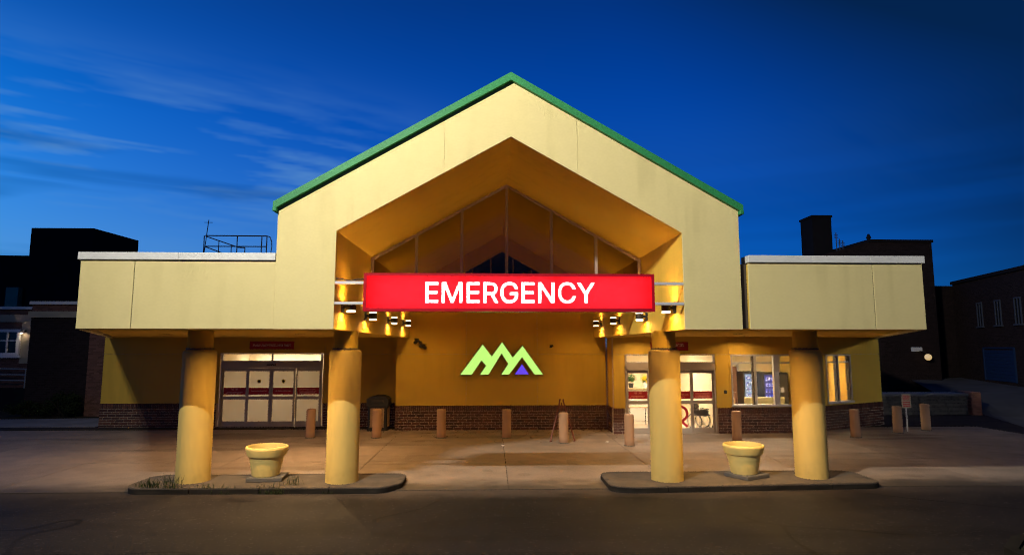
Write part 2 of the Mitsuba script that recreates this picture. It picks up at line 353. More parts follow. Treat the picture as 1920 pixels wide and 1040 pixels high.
for s in (-1, 1):
    add('gable_trim', prism([(0, 8.505), (s * 4.625, 5.805), (s * 4.625, 5.655), (0, 8.345)], YF - .09, YF + .10), M('green_metal'), B)
    add('gutter_end', cbx(min(s * 4.553, s * 4.635), max(s * 4.553, s * 4.635), YF - .10, YF + 2.0, 5.615, 5.70, .012), M('green_metal'), B)
    rf = add('roof', prism([(0, 8.44), (s * 4.63, 5.735), (s * 4.63, 5.635), (0, 8.34)], YF + .102, 26.0), M('green_metal'), B)
    nrm = np.array([s * math.sin(math.atan2(2.74, 4.7)), math.cos(math.atan2(2.74, 4.7))])
    ribs = [prism([(0, 8.445 ), (s * 4.62, 5.745), (s * 4.62 + nrm[0] * .04, 5.745 + nrm[1] * .04), (nrm[0] * .04, 8.445 + nrm[1] * .04)], y, y + .02) for y in np.arange(12.4, 26, .45)]
    add('standing_seams', ribs, M('green_metal'), rf, kind='stuff')
    # the opening: pitched soffit, side beam
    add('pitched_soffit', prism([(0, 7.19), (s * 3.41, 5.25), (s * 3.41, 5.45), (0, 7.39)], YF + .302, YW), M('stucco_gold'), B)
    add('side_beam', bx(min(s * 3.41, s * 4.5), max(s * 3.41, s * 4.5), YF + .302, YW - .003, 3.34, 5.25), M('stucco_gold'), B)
    add('gable_side_wall', bx(min(s * 4.503, s * 4.548), max(s * 4.503, s * 4.548), YF + .302, 26, 3.37, 5.68), M('stucco_cream'), B)

# clerestory glazing in the gable opening
W = B + '__clerestory_window'
used.add(W)
top = lambda x: 7.12 - abs(x) * (7.12 - 5.20) / 3.39
mx = [-3.36, -2.27, -1.135, 0, 1.135, 2.27, 3.36]
for a, b in zip(mx[:-1], mx[1:]):
    add('pane', prism([(a + .02, 4.42), (b - .02, 4.42), (b - .02, top(b) - .05), (a + .02, top(a) - .05)], 15.235, 15.24), M('coated_glass'), W)
for x in mx:
    add('mullion', prism([(x - .035, 4.42), (x + .035, 4.42), (x + .035, top(x + .035) - .03), (x - .035, top(x - .035) - .03)], 15.18, 15.26), M('mullion'), W)
for s in (-1, 1):
    add('head_rail', prism([(0, 7.125), (s * 3.40, 5.20), (s * 3.40, 5.13), (0, 7.055)], 15.17, 15.27), M('mullion'), W)
add('sill', bx(-3.40, 3.40, 15.14, 15.28, 4.36, 4.42), M('mullion'), W)
back = Polygon([(-3.405, 4.35), (3.405, 4.35), (3.405, 5.25), (0, 7.19), (-3.405, 5.25)])
hole = Polygon([(-2.2, 5.0), (2.2, 5.0), (2.2, 5.31), (0, 6.56), (-2.2, 5.31)])
add('vault_end_wall', prism(back.difference(hole), YW + .001, YW + .20), M('stucco_gold'), B)
W2 = numbered(B + '__clerestory_window')
add('pane', prism(hole, YW + .10, YW + .106), M('coated_glass'), W2)
for x in (-1.1, -.42, .42, 1.1): add('mullion', bx(x - .02, x + .02, YW + .06, YW + .098, 5.0, 6.5 - abs(x) * .57), M('mullion'), W2)
add('stair_hall', [bx(-3, 3, 26, 26.1, 4.6, 7.2), bx(-3, -2.9, 22.82, 26, 4.6, 7.2), bx(2.9, 3, 22.82, 26, 4.6, 7.2), bx(-3, 3, 22.82, 26.1, 7.2, 7.3), bx(-3, 3, 22.82, 26.1, 4.5, 4.6)], M('dark_room'), B)

from shapely.geometry import Point
DOWN = [(-5.15, 12.42, 1800, 'between the brick block side columns'), (-5.6, 16.9, 2600, 'before the frosted entrance'), (-9.3, 17.0, 800, 'outside the frosted entrance towards the brick block'),
        (5.10, 12.42, 1800, 'between the lobby side columns'), (4.7, 20.6, 400, 'close before the lit entrance'), (8.3, 20.6, 520, 'close before the lobby window'), (6.4, 16.6, 1200, 'in the middle of the lane before the lit entrance')]
# flat canopy wings: fascia panels, coping, soffit, slanting ends
for s, x0 in ((-1, 4.553), (1, 4.71)):
    wing = add('wing_fascia', prism(sbox(min(s * x0, s * 8.24), 3.36, max(s * x0, s * 8.24), 4.63), YF + .045, YF + .30), M('stucco_gold'), B)
    for a, b in ((x0, 7.225), (7.237, 8.25)):
        add('panel', cbx(min(s * a, s * b), max(s * a, s * b), YF + .012, YF + .044, 3.34, 4.645, .006), M('stucco_cream'), wing)
    add('joint_strip', bx(min(s * 7.224, s * 7.238), max(s * 7.224, s * 7.238), YF + .030, YF + .043, 3.35, 4.64), M('frame_dark'), wing)
    cuts = [x0 - (.0 if s > 0 else -.0), 6.0, 7.18, 8.29] if s > 0 else [x0, 6.4, 8.29]
    for a, b in zip(cuts[:-1], cuts[1:]):
        add('coping', cbx(min(s * (a + .002), s * (b - .002)), max(s * (a + .002), s * (b - .002)), YF - .03, YF + .34, 4.662, 4.805, .006), M('white_coping'), wing)
    f = Frame((s * 8.25, YF + .02), (s * 14.95, 23.8)) if s > 0 else Frame((-14.95, 23.8), (-8.25, YF + .02))
    add('end_panel', f.box(.02, f.L, 3.34, 4.645, -.12, 0), M('stucco_cream'), wing)
    add('coping', f.box(.03, f.L, 4.662, 4.80, -.36, .03), M('white_coping'), wing)
    if s > 0: add('expansion_gap', bx(4.556, 4.706, YF + .10, YF + .25, 3.365, 4.64), M('frame_dark'), wing)
    sof = [(s * x0, YF + .302), (s * 8.12, YF + .302), (s * 14.72, 23.78), (s * 4.5, 23.78)]
    sp = Polygon(sof)
    for (x, y, *_r) in DOWN: sp = sp.difference(Point(x, y).buffer(.118, quad_segs=8))
    add('soffit', slab(sp, ZS, ZS + .06), M('stucco_gold'), B)
    add('roof_deck', slab(sof, 4.56, 4.62), M('dark_metal'), B)
add('main_roof', bx(-15, 15, 23.82, 27.2, 4.5, 4.6), M('dark_metal'), B)

# columns
CX = [(-6.86, 13.86), (-3.61, 13.72), (3.50, 13.66), (6.83, 13.84)]
for i, (x, y) in enumerate(CX):
    c = B + '__column' + ('' if i == 0 else '_%03d' % i); used.add(c)
    prof = [(0, .10), (.352, .10), (.352, .125), (.349, .135), (.347, .30), (.345, 2.87), (.338, 2.90), (.322, 2.925), (.27, 2.935), (0, 2.935)]
    add('shaft', lathe(prof, 48, (x, y, 0)), M('column_paint'), c, smooth=40)
    add('gasket', cyl(x, y, 2.936, 2.975, .285, 48), M('frame_dark'), c, smooth=40)
    add('neck', cyl(x, y, 2.97, ZS - .002, .262, 48), M('stucco_gold'), c, smooth=40)

# walls behind
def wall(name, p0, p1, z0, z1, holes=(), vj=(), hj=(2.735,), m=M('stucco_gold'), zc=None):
    f = Frame(p0, p1)
    k = B + '__' + name; k = numbered(k)
    hole = unary_union([sbox(*h) for h in holes]) if holes else None
    core = sbox(0, 0 if zc is None else zc, f.L, z1)
    if hole is not None: core = core.difference(hole)
    add('core', f.poly(core, -.24, -.032), M('mortar'), k)
    us, zs = [0, *vj, f.L], [z0, *[h for h in hj if z0 < h < z1], z1]
    for a, b in zip(us[:-1], us[1:]):
        for c, d in zip(zs[:-1], zs[1:]):
            P = sbox(a + (.007 if a > 0 else 0), c + (.007 if c > z0 else 0), b - (.007 if b < f.L else 0), d - (.007 if d < z1 else 0))
            if hole is not None: P = P.difference(hole)
            for g in getattr(P, 'geoms', [P]):
                if g.area > 1e-4: add('panel', f.poly(g, -.03, 0), m, k)
    return f
ZB = .88                                               # top of the brick base
fL = wall('back_wall', (-15.1, YL), (-3.80, YL), ZB, 3.36, [(4.36, -.1, 8.27, 2.775)], (4.31, 8.32))
fC = wall('back_wall', (-3.86, YW), (3.86, YW), ZB, 4.344, (), (2.56, 5.17))
wall('back_wall', (-3.85, YL - .02), (-3.85, YW + .03), ZB, 3.36)       # return beside the litter bin
wall('back_wall', (3.90, YW - .002), (3.90, YR + .03), ZB, 3.36)        # return beside the lobby door
fR = wall('back_wall', (3.895, YR), (10.62, YR + .05), ZB, 3.36, [(.40, -.1, 3.63, 2.75), (4.17, .93, 6.56, 2.735)], (4.11,))
fA = wall('back_wall', (10.62, YR + .052), (14.95, 23.75), ZB, 3.36, [(1.42, .95, 2.98, 2.72)], ())
wall('back_wall', (14.95, 23.76), (14.95, 27.0), ZB, 4.4)
wall('back_wall', (-15.1, 27.0), (-15.1, 23.83), ZB, 4.4)

# brick base: soldier course on top, running bond below; the 300 bricks that show largest are parts
BB = B + '__brick_base'; used.add(BB)
solo, mass = [], {i: [] for i in range(4)}
def brick_run(f, u0, u1, see=True):
    add('mortar_bed', f.box(u0, u1, .0, ZB - .012, -.20, .018), M('mortar'), BB)
    rows, ch = 7, .0955
    for r in range(rows):
        z0 = .012 + r * ch
        u = u0 - (.152 if r % 2 else 0)
        while u < u1 - .02:
            a, b = max(u, u0), min(u + .290, u1)
            if b - a > .03:
                j = rng.uniform(-.002, .003)
                q = f.at((a + b) / 2, z0)
                item = (f, a, b, z0, z0 + ch - .014, .029 + j)
                cx, dist = q[0], np.linalg.norm(q - np.array(EYE))
                solo.append((dist * (1.0 if see else 9) * (1 if cx > 3 else 1.05) / (b - a), item))
            u += .304
    u = u0
    while u < u1 - .02:
        b = min(u + .060, u1)
        mass[rng.integers(4)].append(f.box(u, b, .012 + rows * ch, ZB - .004, -.02, .031 + rng.uniform(-.002, .003)))
        u += .0705
fl = Frame((-15.1, YL), (-3.8, YL))
brick_run(fl, 0, 4.30); brick_run(fl, 8.33, 11.28)
fc = Frame((-3.86, YW), (3.86, YW)); brick_run(fc, 0, 7.72)
brick_run(Frame((3.90, YW - .03), (3.90, YR + .035)), 0, 1.13)
fr = Frame((3.895, YR), (10.62, YR + .05)); brick_run(fr, -.03, .36); brick_run(fr, 3.67, 6.72)
fa = Frame((10.62, YR + .052), (14.95, 23.75)); brick_run(fa, 0, fa.L - .01)
for rank, (_, (f, a, b, z0, z1, w)) in enumerate(sorted(solo, key=lambda t: t[0])):
    m = f.cbox(a, b, z0, z1, -.02, w, .003) if rank < 300 else f.box(a, b, z0, z1, -.02, w)
    if rank < 300: add('brick', m, M('brick_%d' % rng.integers(4)), BB)
    else: mass[rng.integers(4)].append(m)
for i in range(4): add('brickwork', mass[i], M('brick_%d' % i), BB, kind='stuff')

# sliding entrances
def text_on(f, s, uc, zc, h, w, width=None, bold=False):
    m = meshkit.text_mesh(s, h, .003, bold)
    lo, hi = m.bounds; sx = 1.0 if width is None else width / (hi[0] - lo[0])
    m.apply_translation((-(lo[0] + hi[0]) / 2, -(lo[1] + hi[1]) / 2, 0)); m.apply_scale([sx, 1, 1]); m.apply_translation((uc, zc, w))
    return f.put(m)
def entrance(f, u0, u1, zt, glass, right):
    D = numbered(B + '__sliding_door')
    al = M('aluminium')
    A = lambda n, m, mm, **k: add(n, m, mm, D, **k)
    cuts = [u0 + .05, u0 + .05 + (u1 - u0 - .1) * .255, (u0 + u1) / 2, u1 - .05 - (u1 - u0 - .1) * .255, u1 - .05]
    for a, b in ((u0, u0 + .05), (u1 - .05, u1)): A('jamb', f.cbox(a, b, 0, zt, -.12, .015), al)
    A('head', f.cbox(u0 + .052, u1 - .052, zt - .04, zt, -.12, .013), al)
    A('header', f.cbox(u0 + .052, u1 - .052, 2.185, 2.475, -.14, .035), al)
    A('sensor', f.cbox((u0 + u1) / 2 - .17, (u0 + u1) / 2 + .17, 2.30, 2.345, .035, .075, .012), M('black_plastic'))
    A('threshold', f.box(u0 + .052, u1 - .052, -.02, .022, -.12, .02), al)
    A('transom_bar', f.box((u0 + u1) / 2 - .02, (u0 + u1) / 2 + .02, 2.476, zt - .041, -.10, .005), M('frame_dark'))
    for a, b in ((u0 + .055, (u0 + u1) / 2 - .022), ((u0 + u1) / 2 + .022, u1 - .055)): A('transom_pane', f.box(a, b, 2.478, zt - .042, -.058, -.052), M('glass'))
    for i in range(4):
        a, b = cuts[i] + .003, cuts[i + 1] - .003
        w = -.10 if i in (0, 3) else -.045
        st = .055 if i in (0, 3) else .07
        fr_ = [f.cbox(a, a + st, .025, 2.18, w, w + .045), f.cbox(b - st, b, .025, 2.18, w, w + .045)]
        fr_ += [f.cbox(a + st, b - st, z0, z1, w + .002, w + .043) for z0, z1 in ((.025, .20), (1.02, 1.13), (2.08, 2.18))]
        A('leaf_frame', fr_, al)
        for z0, z1 in ((.20, 1.02), (1.13, 2.08)): A('pane', f.box(a + st, b - st, z0, z1, w + .018, w + .024), glass)
        if right and i == 3: dz = 0
        A('decal_band', f.box(a + st + .004, b - st - .004, 1.20, 1.455, w + .0265, w + .0285), M('decal_red'))
        mid, half = (a + b) / 2, (b - a) / 2 - st
        bars = []
        if i == 0:
            for k in (-.075, .075): bars.append(f.box(mid + k - .045, mid + k + .045, 1.365, 1.425, w + .0285, w + .030))
            bars.append(f.box(mid - half * .72, mid + half * .72, 1.275, 1.300, w + .0285, w + .030)); bars.append(f.box(mid - half * .8, mid + half * .6, 1.235, 1.255, w + .0285, w + .030))
        elif i == 3:
            for z in (1.39, 1.335, 1.28, 1.24): bars.append(f.box(mid - half * .82, mid + half * rng.uniform(.6, .85), z - .011, z + .011, w + .0285, w + .030))
        else:
            bars.append(f.box(mid - half * .78, mid + half * .8, 1.325, 1.352, w + .0285, w + .030))
            if right: bars.append(f.box(mid - half * .5, mid + half * .4, 1.255, 1.275, w + .0285, w + .030))
        A('decal_print', bars, M('ink_pale_red'))
        if i in (1, 2) and not right:
            c = trimesh.creation.cylinder(.075, .002, sections=24); c.apply_translation((mid, 1.70, w + .0265)); A('round_sticker', f.put(c), M('sticker_yellow'))
            c = trimesh.creation.cylinder(.048, .002, sections=24); c.apply_translation((mid, 1.70, w + .029)); A('sticker_mark', f.put(c), M('black_plastic'))
        if right and i == 2:
            t = np.linspace(-1, 1, 41)                     # a looped awareness ribbon
            th = t * 2.62; px = .17 * np.sin(th) * (1 + .25 * np.abs(t)); pz = .72 + .22 * np.cos(th) - .02
            pts = [(mid - .02 + x_, z_) for x_, z_ in zip(px, pz)]
            tail = [(mid - .02 + .20, .24)]; pts = [(mid - .02 - .20 + .02, .24)] + pts[::-1] + [(mid - .02 + .20, .24)]
            from shapely.geometry import LineString
            A('ribbon_decal', f.poly(LineString(pts).buffer(.045, cap_style=2), w + .0265, w + .0285), M('ink_red'), label='red awareness ribbon on the lower glass')
    return D
dL = entrance(fL, 4.41, 8.23, 2.77, M('frosted'), False)
tag(dL, 'frosted glass sliding entrance under the dark red sign')
dR = entrance(fR, .42, 3.61, 2.745, M('glass'), True)
tag(dR, 'brightly lit clear glass sliding entrance with a wheelchair behind it')
del labels[dL], labels[dR]

# lobby windows
def window(f, u0, u1, z0, z1, posts, zt):
    k = numbered(B + '__window')
    A = lambda n, m, mm: add(n, m, mm, k)
    for a, b in ((u0, u0 + .05), (u1 - .05, u1)): A('frame', f.cbox(a, b, z0 + .05, z1, -.12, .012), M('frame_pale'))
    A('head', f.cbox(u0, u1, z1 - .05, z1 - .0, -.118, .016), M('frame_pale')); A('sill', f.cbox(u0 - .03, u1 + .03, z0 - .03, z0 + .05, -.13, .06), M('frame_pale'))
    xs = [u0 + .05]
    for c, w_, mm in posts:
        A('mullion', f.cbox(c - w_ / 2, c + w_ / 2, z0 + .05, z1 - .05, -.11, .010 if w_ < .15 else .03), mm); xs += [c - w_ / 2, c + w_ / 2]
    xs.append(u1 - .05)
    for a, b in zip(xs[::2], xs[1::2]):
        A('transom_bar', f.cbox(a, b, zt - .025, zt + .025, -.09, 0), M('frame_pale'))
        for c, d in ((z0 + .05, zt - .025), (zt + .025, z1 - .05)): A('pane', f.box(a, b, c, d, -.053, -.047), M('glass'))
window(fR, 4.18, 6.55, .94, 2.735, [(4.97, .05, M('frame_dark')), (5.06, .07, M('frame_pale')), (5.80, .19, M('frame_pale'))], 2.44)
window(fA, 1.43, 2.97, .96, 2.72, [(2.05, .055, M('frame_dark')), (2.16, .06, M('frame_pale')), (2.84, .05, M('frame_dark'))], 2.44)
add('push_plate', fR.cbox(3.90, 4.00, 1.37, 1.49, 0, .03, .01), M('dark_metal'), B, label='small dark door push plate')

# ------------------------------------------------------------------ rooms behind the glass
R = B
fpoly = [(4.0, 21.66), (10.55, 21.72), (14.72, 23.9), (14.72, 26.8), (4.0, 26.8)]
add('lobby_floor', slab(fpoly, -.1, .010), M('lobby_floor'), R)
add('lobby_ceiling', slab(fpoly, 2.78, 2.86), M('lobby_ceiling'), R)
add('lobby_wall', bx(4.0, 14.72, 26.7, 26.8, .012, 2.775), M('lobby_wall'), R)
add('lobby_wall', bx(4.0, 4.1, 21.66, 26.69, .012, 2.775), M('lobby_wall'), R)
add('lobby_wall', bx(14.62, 14.72, 23.9, 26.69, .012, 2.775), M('lobby_gold'), R)
add('lobby_wall', bx(7.86, 7.98, 21.70, 26.69, .012, 2.775), M('lobby_wall'), R)
add('lobby_wall', bx(12.35, 12.45, 22.95, 26.69, .012, 2.775), M('lobby_gold'), R)
add('lobby_wall', bx(12.46, 14.6, 25.3, 25.4, .012, 2.775), M('lobby_gold'), R)
add('vestibule_floor', bx(-10.9, -6.6, 24.05, 26.9, -.1, .010), M('lobby_floor'), R)
add('vestibule_ceiling', bx(-10.9, -6.6, 24.05, 26.9, 2.78, 2.86), M('lobby_ceiling'), R)
add('vestibule_wall', bx(-10.9, -6.6, 26.8, 26.9, .012, 2.775), M('lobby_wall'), R)
for x in (-10.9, -6.7): add('vestibule_wall', bx(x, x + .1, 24.05, 26.79, .012, 2.775), M('lobby_wall'), R)
def panel_light(x, y, L, w=.6, d=1.2):
    k = numbered(B + '__ceiling_light')
    add('trim', [bx(x - w / 2 - .03, x + w / 2 + .03, y - d / 2 - .03, y + d / 2 + .03, 2.768, 2.7795)], M('frame_pale'), k)
    add('diffuser', bx(x - w / 2, x + w / 2, y - d / 2, y + d / 2, 2.760, 2.767), M('lens'), k, emit=L, weight=.8)
WARM = np.array([1.0, .92, .74])
panel_light(5.2, 23.2, WARM * 34, .6, 1.6); panel_light(6.6, 24.6, WARM * 34, .6, 1.6)
panel_light(9.6, 23.6, np.array([1, .86, .58]) * 110, 1.2, .6)
panel_light(13.5, 23.9, np.array([1, .84, .48]) * 60, .6, .6)
panel_light(-8.75, 26.2, np.array([1.0, .90, .74]) * 15, 3.4, .5)
dk = B + '__interior_door'; used.add(dk)
add('leaf', cbx(9.55, 10.38, 26.62, 26.69, .02, 2.15, .004), M('wood_brown'), dk)
add('frame', [bx(9.47, 9.549, 26.60, 26.695, .02, 2.22), bx(10.381, 10.46, 26.60, 26.695, .02, 2.22), bx(9.47, 10.46, 26.60, 26.695, 2.22, 2.30)], M('frame_pale'), dk)
add('handle', tube([(10.28, 26.58, 1.05), (10.15, 26.56, 1.05)], .014), M('chrome'), dk)

def vending(x, y, face, label, w=.92):
    k = thing('vending_machine', label, 'vending machine', None)
    add('cabinet', cbx(x, x + w, y, y + .8, .02, 1.95, .015), M('black_plastic'), k)
    add('display', bx(x + .06, x + w * .52, y - .012, y - .002, .55, 1.85), M('black_plastic'), k, emit=face, weight=.06)
    it = []
    for r in range(5):
        for c in range(4): it.append(cyl(x + .13 + c * w * .115, y - .03, .66 + r * .24, .80 + r * .24, .035, 10))
    add('bottles', it, M('bottle'), k, kind='stuff')
    add('side_panel', cbx(x + w * .56, x + w - .03, y - .02, y, .6, 1.85, .006), M('dark_metal'), k)
    add('keypad', cbx(x + w * .66, x + w - .2, y - .03, y - .02, 1.15, 1.35, .004), M('frame_pale'), k)
    add('delivery_flap', cbx(x + .1, x + w * .5, y - .02, y, .22, .42, .006), M('dark_metal'), k)
vending(10.36, 25.9, (.34, .44, .62), 'vending machine with a pale blue front behind the lobby window')
vending(10.80, 25.0, (.030, .040, .30), 'vending machine with a deep blue front, nearest the thick window post', 1.05)
k = thing('bench', 'tan wooden bench with green seat below the lobby window', 'bench')
add('seat', cbx(9.5, 11.1, 23.3, 23.8, .42, .50, .02), M('vinyl_green'), k); add('backrest', cbx(9.5, 11.1, 23.80, 23.86, .46, 1.05, .02), M('vinyl_green'), k)
for x in (9.55, 10.98): add('leg', cbx(x, x + .07, 23.32, 23.79, .012, .42, .005), M('tan_wood'), k)
k = thing('armchair', 'tan armchair in the lobby beside the bench', 'armchair')
add('seat', cbx(8.62, 9.2, 23.4, 24.0, .20, .46, .03), M('tan_wood'), k); add('backrest', cbx(8.62, 9.2, 24.0, 24.12, .20, 1.02, .03), M('tan_wood'), k)
for x in (8.54, 9.20): add('armrest', cbx(x, x + .08, 23.4, 24.1, .012, .64, .02), M('tan_wood'), k)
k = thing('notice_board', 'pale notice board on the gold lobby wall behind the slanting window', 'notice board')
add('board', cbx(12.9, 13.55, 25.27, 25.298, .9, 2.3, .01), M('lobby_ceiling'), k); add('dispenser', cbx(13.1, 13.3, 25.2, 25.268, 1.2, 1.6, .02), M('frame_pale'), k)

k = thing('side_table', 'small table with dark legs just inside the lit entrance', 'table')
add('top', cbx(4.85, 5.65, 23.4, 23.9, .70, .735, .01), M('tan_wood'), k)
for x, y in ((4.9, 23.45), (5.6, 23.45), (4.9, 23.85), (5.6, 23.85)): add('leg', tube([(x, y, .012), (x, y, .70)], .016), M('dark_metal'), k)
k = thing('wall_shelf', 'wall ledge with plants behind the lit entrance', 'shelf')
add('ledge', cbx(5.0, 6.5, 24.6, 25.0, 1.30, 1.36, .008), M('tan_wood'), k); add('support', cbx(5.0, 6.5, 24.92, 25.0, .012, 1.30, .008), M('lobby_ceiling'), k)
def leaves(cx, cy, cz, r, n, size):
    V = []
    for _ in range(n):
        d = rng.normal(size=3); d /= np.linalg.norm(d); c = np.array([cx, cy, cz]) + d * r * rng.uniform(.35, 1) * np.array([1, 1, .9])
        a = rng.normal(size=3); a -= d * (a @ d) * .5; a /= np.linalg.norm(a); b = np.cross(d, a)
        s = size * rng.uniform(.6, 1.3); V += [c - a * s, c + b * s * .4, c + a * s, c - b * s * .4]
    V = np.array(V); i = np.arange(0, len(V), 4)[:, None]
    return trimesh.Trimesh(V, np.vstack([i + [0, 1, 2], i + [0, 2, 3]]), process=False)
k = thing('flower_vase', 'yellow flowers in a vase on the ledge in the lit entrance', 'flowers')
add('vase', lathe([(0, 0), (.06, 0), (.09, .10), (.05, .2), (.06, .22), (0, .22)], 20, (5.85, 24.8, 1.36)), M('white_ink'), k, smooth=40)
add('blossoms', leaves(5.85, 24.8, 1.72, .22, 130, .05), M('petal_yellow'), k); add('foliage', leaves(5.85, 24.8, 1.66, .17, 60, .05), M('leaf_green'), k)
k = thing('potted_plant', 'dark leafy potted plant beside the yellow flowers', 'plant')
add('pot', lathe([(0, 0), (.08, 0), (.11, .18), (0, .18)], 20, (5.28, 24.8, 1.36)), M('dark_metal'), k, smooth=40)
add('foliage', leaves(5.28, 24.8, 1.72, .24, 160, .06), M('leaf_green'), k)

# wheelchair just inside the lit entrance
def wheelchair(x, y, rot):
    k = thing('wheelchair', 'empty black folding wheelchair behind the lower glass of the lit entrance', 'wheelchair')
    Mx = T; Tm = trimesh.transformations.translation_matrix((x, y, .012)) @ rotm(rot, (0, 0, 1))
    def a(n, m, mm, par=k, smooth=40): m = trimesh.util.concatenate(m) if isinstance(m, list) else m; m.apply_transform(Tm); return add(n, m, mm, par, smooth=smooth)
    for s in (-1, 1):
        w = k + '__wheel' + ('' if s < 0 else '_001'); used.add(w)
        def ring(R_, r_): q = torus(R_, r_); q.apply_transform(rotm(math.pi / 2, (0, 1, 0))); q.apply_translation((s * .30, .06, .305)); return q
        a('tyre', ring(.285, .019), M('rubber'), w); a('push_rim', [(lambda q: (q.apply_translation((s * .05, 0, 0)), q)[1])(ring(.25, .008))], M('chrome'), w)
        a('spokes', [tube([(s * .30, .06, .305), (s * .30, .06 + .275 * math.cos(t), .305 + .275 * math.sin(t))], .003, 5) for t in np.arange(12) * math.pi / 6], M('chrome'), w)
        c = torus(.075, .022, 20); c.apply_transform(rotm(math.pi / 2, (0, 1, 0))); c.apply_translation((s * .24, -.42, .097)); a('caster', c, M('rubber'))
        a('side_frame', [tube([(s * .23, .20, .95), (s * .23, .15, .12)], .012), tube([(s * .23, .16, .50), (s * .23, -.34, .50), (s * .24, -.55, .10)], .012), tube([(s * .23, .16, .22), (s * .23, -.36, .22), (s * .24, -.40, .13)], .012), tube([(s * .23, .20, .95), (s * .23, .32, .93)], .014)], M('chrome'))
        a('armrest', cbx(s * .25 - .03, s * .25 + .03, -.22, .14, .70, .74, .012), M('black_plastic')); a('skirt_guard', cbx(s * .235 - .006, s * .235 + .006, -.22, .14, .50, .69, .003), M('black_plastic'))
        a('footplate', cbx(s * .14 - .09, s * .14 + .09, -.66, -.50, .09, .105, .004), M('black_plastic'))
    a('seat', cbx(-.22, .22, -.30, .14, .49, .53, .015), M('black_plastic')); a('backrest', cbx(-.22, .22, .15, .19, .52, .93, .015), M('black_plastic'))
    a('cross_brace', [tube([(-.22, -.05, .14), (.22, -.05, .47)], .012), tube([(.22, -.08, .14), (-.22, -.08, .47)], .012)], M('chrome'))
wheelchair(7.28, 22.5, .75)

# ------------------------------------------------------------------ signs and lamps on the building
fS = Frame((-2.855, 11.86), (2.825, 11.86))
TUBE = 26.0
S = thing('emergency_sign', 'long red lit sign box reading EMERGENCY across the gable opening', 'sign')
z0, z1, LS = 3.685, 4.425, fS.L
rim = sbox(0, z0, LS, z1).difference(sbox(.055, z0 + .065, LS - .055, z1 - .055))
add('frame', fS.poly(rim, -.02, .06), M('sign_red'), S)
for n_, b_ in (('back_panel', (.01, LS - .01, z0 + .01, z1 - .01, -.36, -.34)), ('top_panel', (.004, LS - .004, z1 - .02, z1 - .004, -.339, -.021)), ('bottom_panel', (.004, LS - .004, z0 + .004, z0 + .02, -.339, -.021)),
               ('side_panel', (.004, .02, z0 + .021, z1 - .021, -.339, -.021)), ('side_panel', (LS - .02, LS - .004, z0 + .021, z1 - .021, -.339, -.021))):
    add(n_, fS.box(*b_), M('sign_red'), S)
add('reflector', fS.box(.03, LS - .03, z0 + .03, z1 - .03, -.335, -.33), M('lens'), S)
for a in (.16, 2.03, 3.90):
    for z in (z0 + .20, z0 + .54):
        add('tube', trimesh.creation.cylinder(.019, segment=(fS.at(a, z, -.20), fS.at(a + 1.64, z, -.20)), sections=12), M('lens'), S, emit=(TUBE * 1.0, TUBE * .97, TUBE * .95), weight=.5)
tm = meshkit.text_mesh('EMERGENCY', .395, .003, True)
lo, hi = tm.bounds
tri = tm.triangles[tm.face_normals[:, 2] > .9][:, :, :2]
tx = unary_union([Polygon(t).buffer(1e-5) for t in tri])
from shapely import affinity
tx = affinity.translate(tx, -(lo[0] + hi[0]) / 2, -(lo[1] + hi[1]) / 2); tx = affinity.scale(tx, 3.33 / (hi[0] - lo[0]), 1, origin=(0, 0)); tx = affinity.translate(tx, LS / 2 + .005, (z0 + z1) / 2)
tx = tx.buffer(-.006).simplify(.0008)
def sheet(P, w):
    out = []
    for g in getattr(P, 'geoms', [P]):
        if g.area < 1e-6: continue
        v, f_ = trimesh.creation.triangulate_polygon(g, engine='earcut'); out.append(trimesh.Trimesh(np.c_[v, np.full(len(v), w)], f_, process=False))
    return fS.put(trimesh.util.concatenate(out))
add('face', sheet(sbox(.04, z0 + .05, LS - .04, z1 - .04).difference(tx), .012), 'mat_red_acrylic', S)
add('lettering', sheet(tx, .0125), 'mat_white_acrylic', S)
for s, xa, xb in ((-1, -3.405, -2.855), (1, 2.825, 3.405)):
    for z in (4.235, 3.84):
        add('bracket', cbx(xa, xb, 11.80, 11.86, z - .028, z + .028, .006), M('silver_bar'), S)
add('cable', tube([(-3.40, 11.83, 4.24), (-3.38, 11.80, 4.32), (-3.25, 11.80, 4.30), (-3.12, 11.81, 4.275), (-2.98, 11.82, 4.30), (-2.86, 11.84, 4.31)], .010, 6), M('black_plastic'), S)

L = thing('mountain_logo_sign', 'lit green three peaked mountain sign with a purple triangle on the middle wall', 'sign')
LW, zb = 3.06 / 1525.0, 1.985
P = lambda pts: Polygon([((x - 975) * LW, zb + (790 - y) * LW) for x, y in pts])
fW = Frame((0, YW), (1, YW))
gp = P([(210, 790), (625, 232), (792, 448), (980, 190), (1175, 468), (1355, 257), (1737, 790), (1572, 790), (1345, 478), (1108, 790), (955, 790), (1088, 590), (970, 412), (735, 790), (570, 790), (682, 622), (605, 537), (430, 790)])
pp = P([(1345, 585), (1200, 787), (1480, 787)])
add('mountain_face', fW.poly(gp.buffer(-.012, join_style=2), .151, .156), M('green_side'), L, emit=(.56, 1.0, .20), label='lime green glowing mountain outline')
add('mountain_return', fW.poly(gp, .03, .15), M('green_side'), L)
add('triangle_face', fW.poly(pp.buffer(-.012, join_style=2), .151, .156), M('purple_side'), L, emit=(.125, .060, .80), label='purple glowing triangle')
add('triangle_return', fW.poly(pp, .03, .15), M('purple_side'), L)
add('stud', [bx(x - .02, x + .02, YW - .031, YW - .001, 2.2, 2.24) for x in (-1.0, -.35, .4, 1.1)], M('dark_metal'), L)

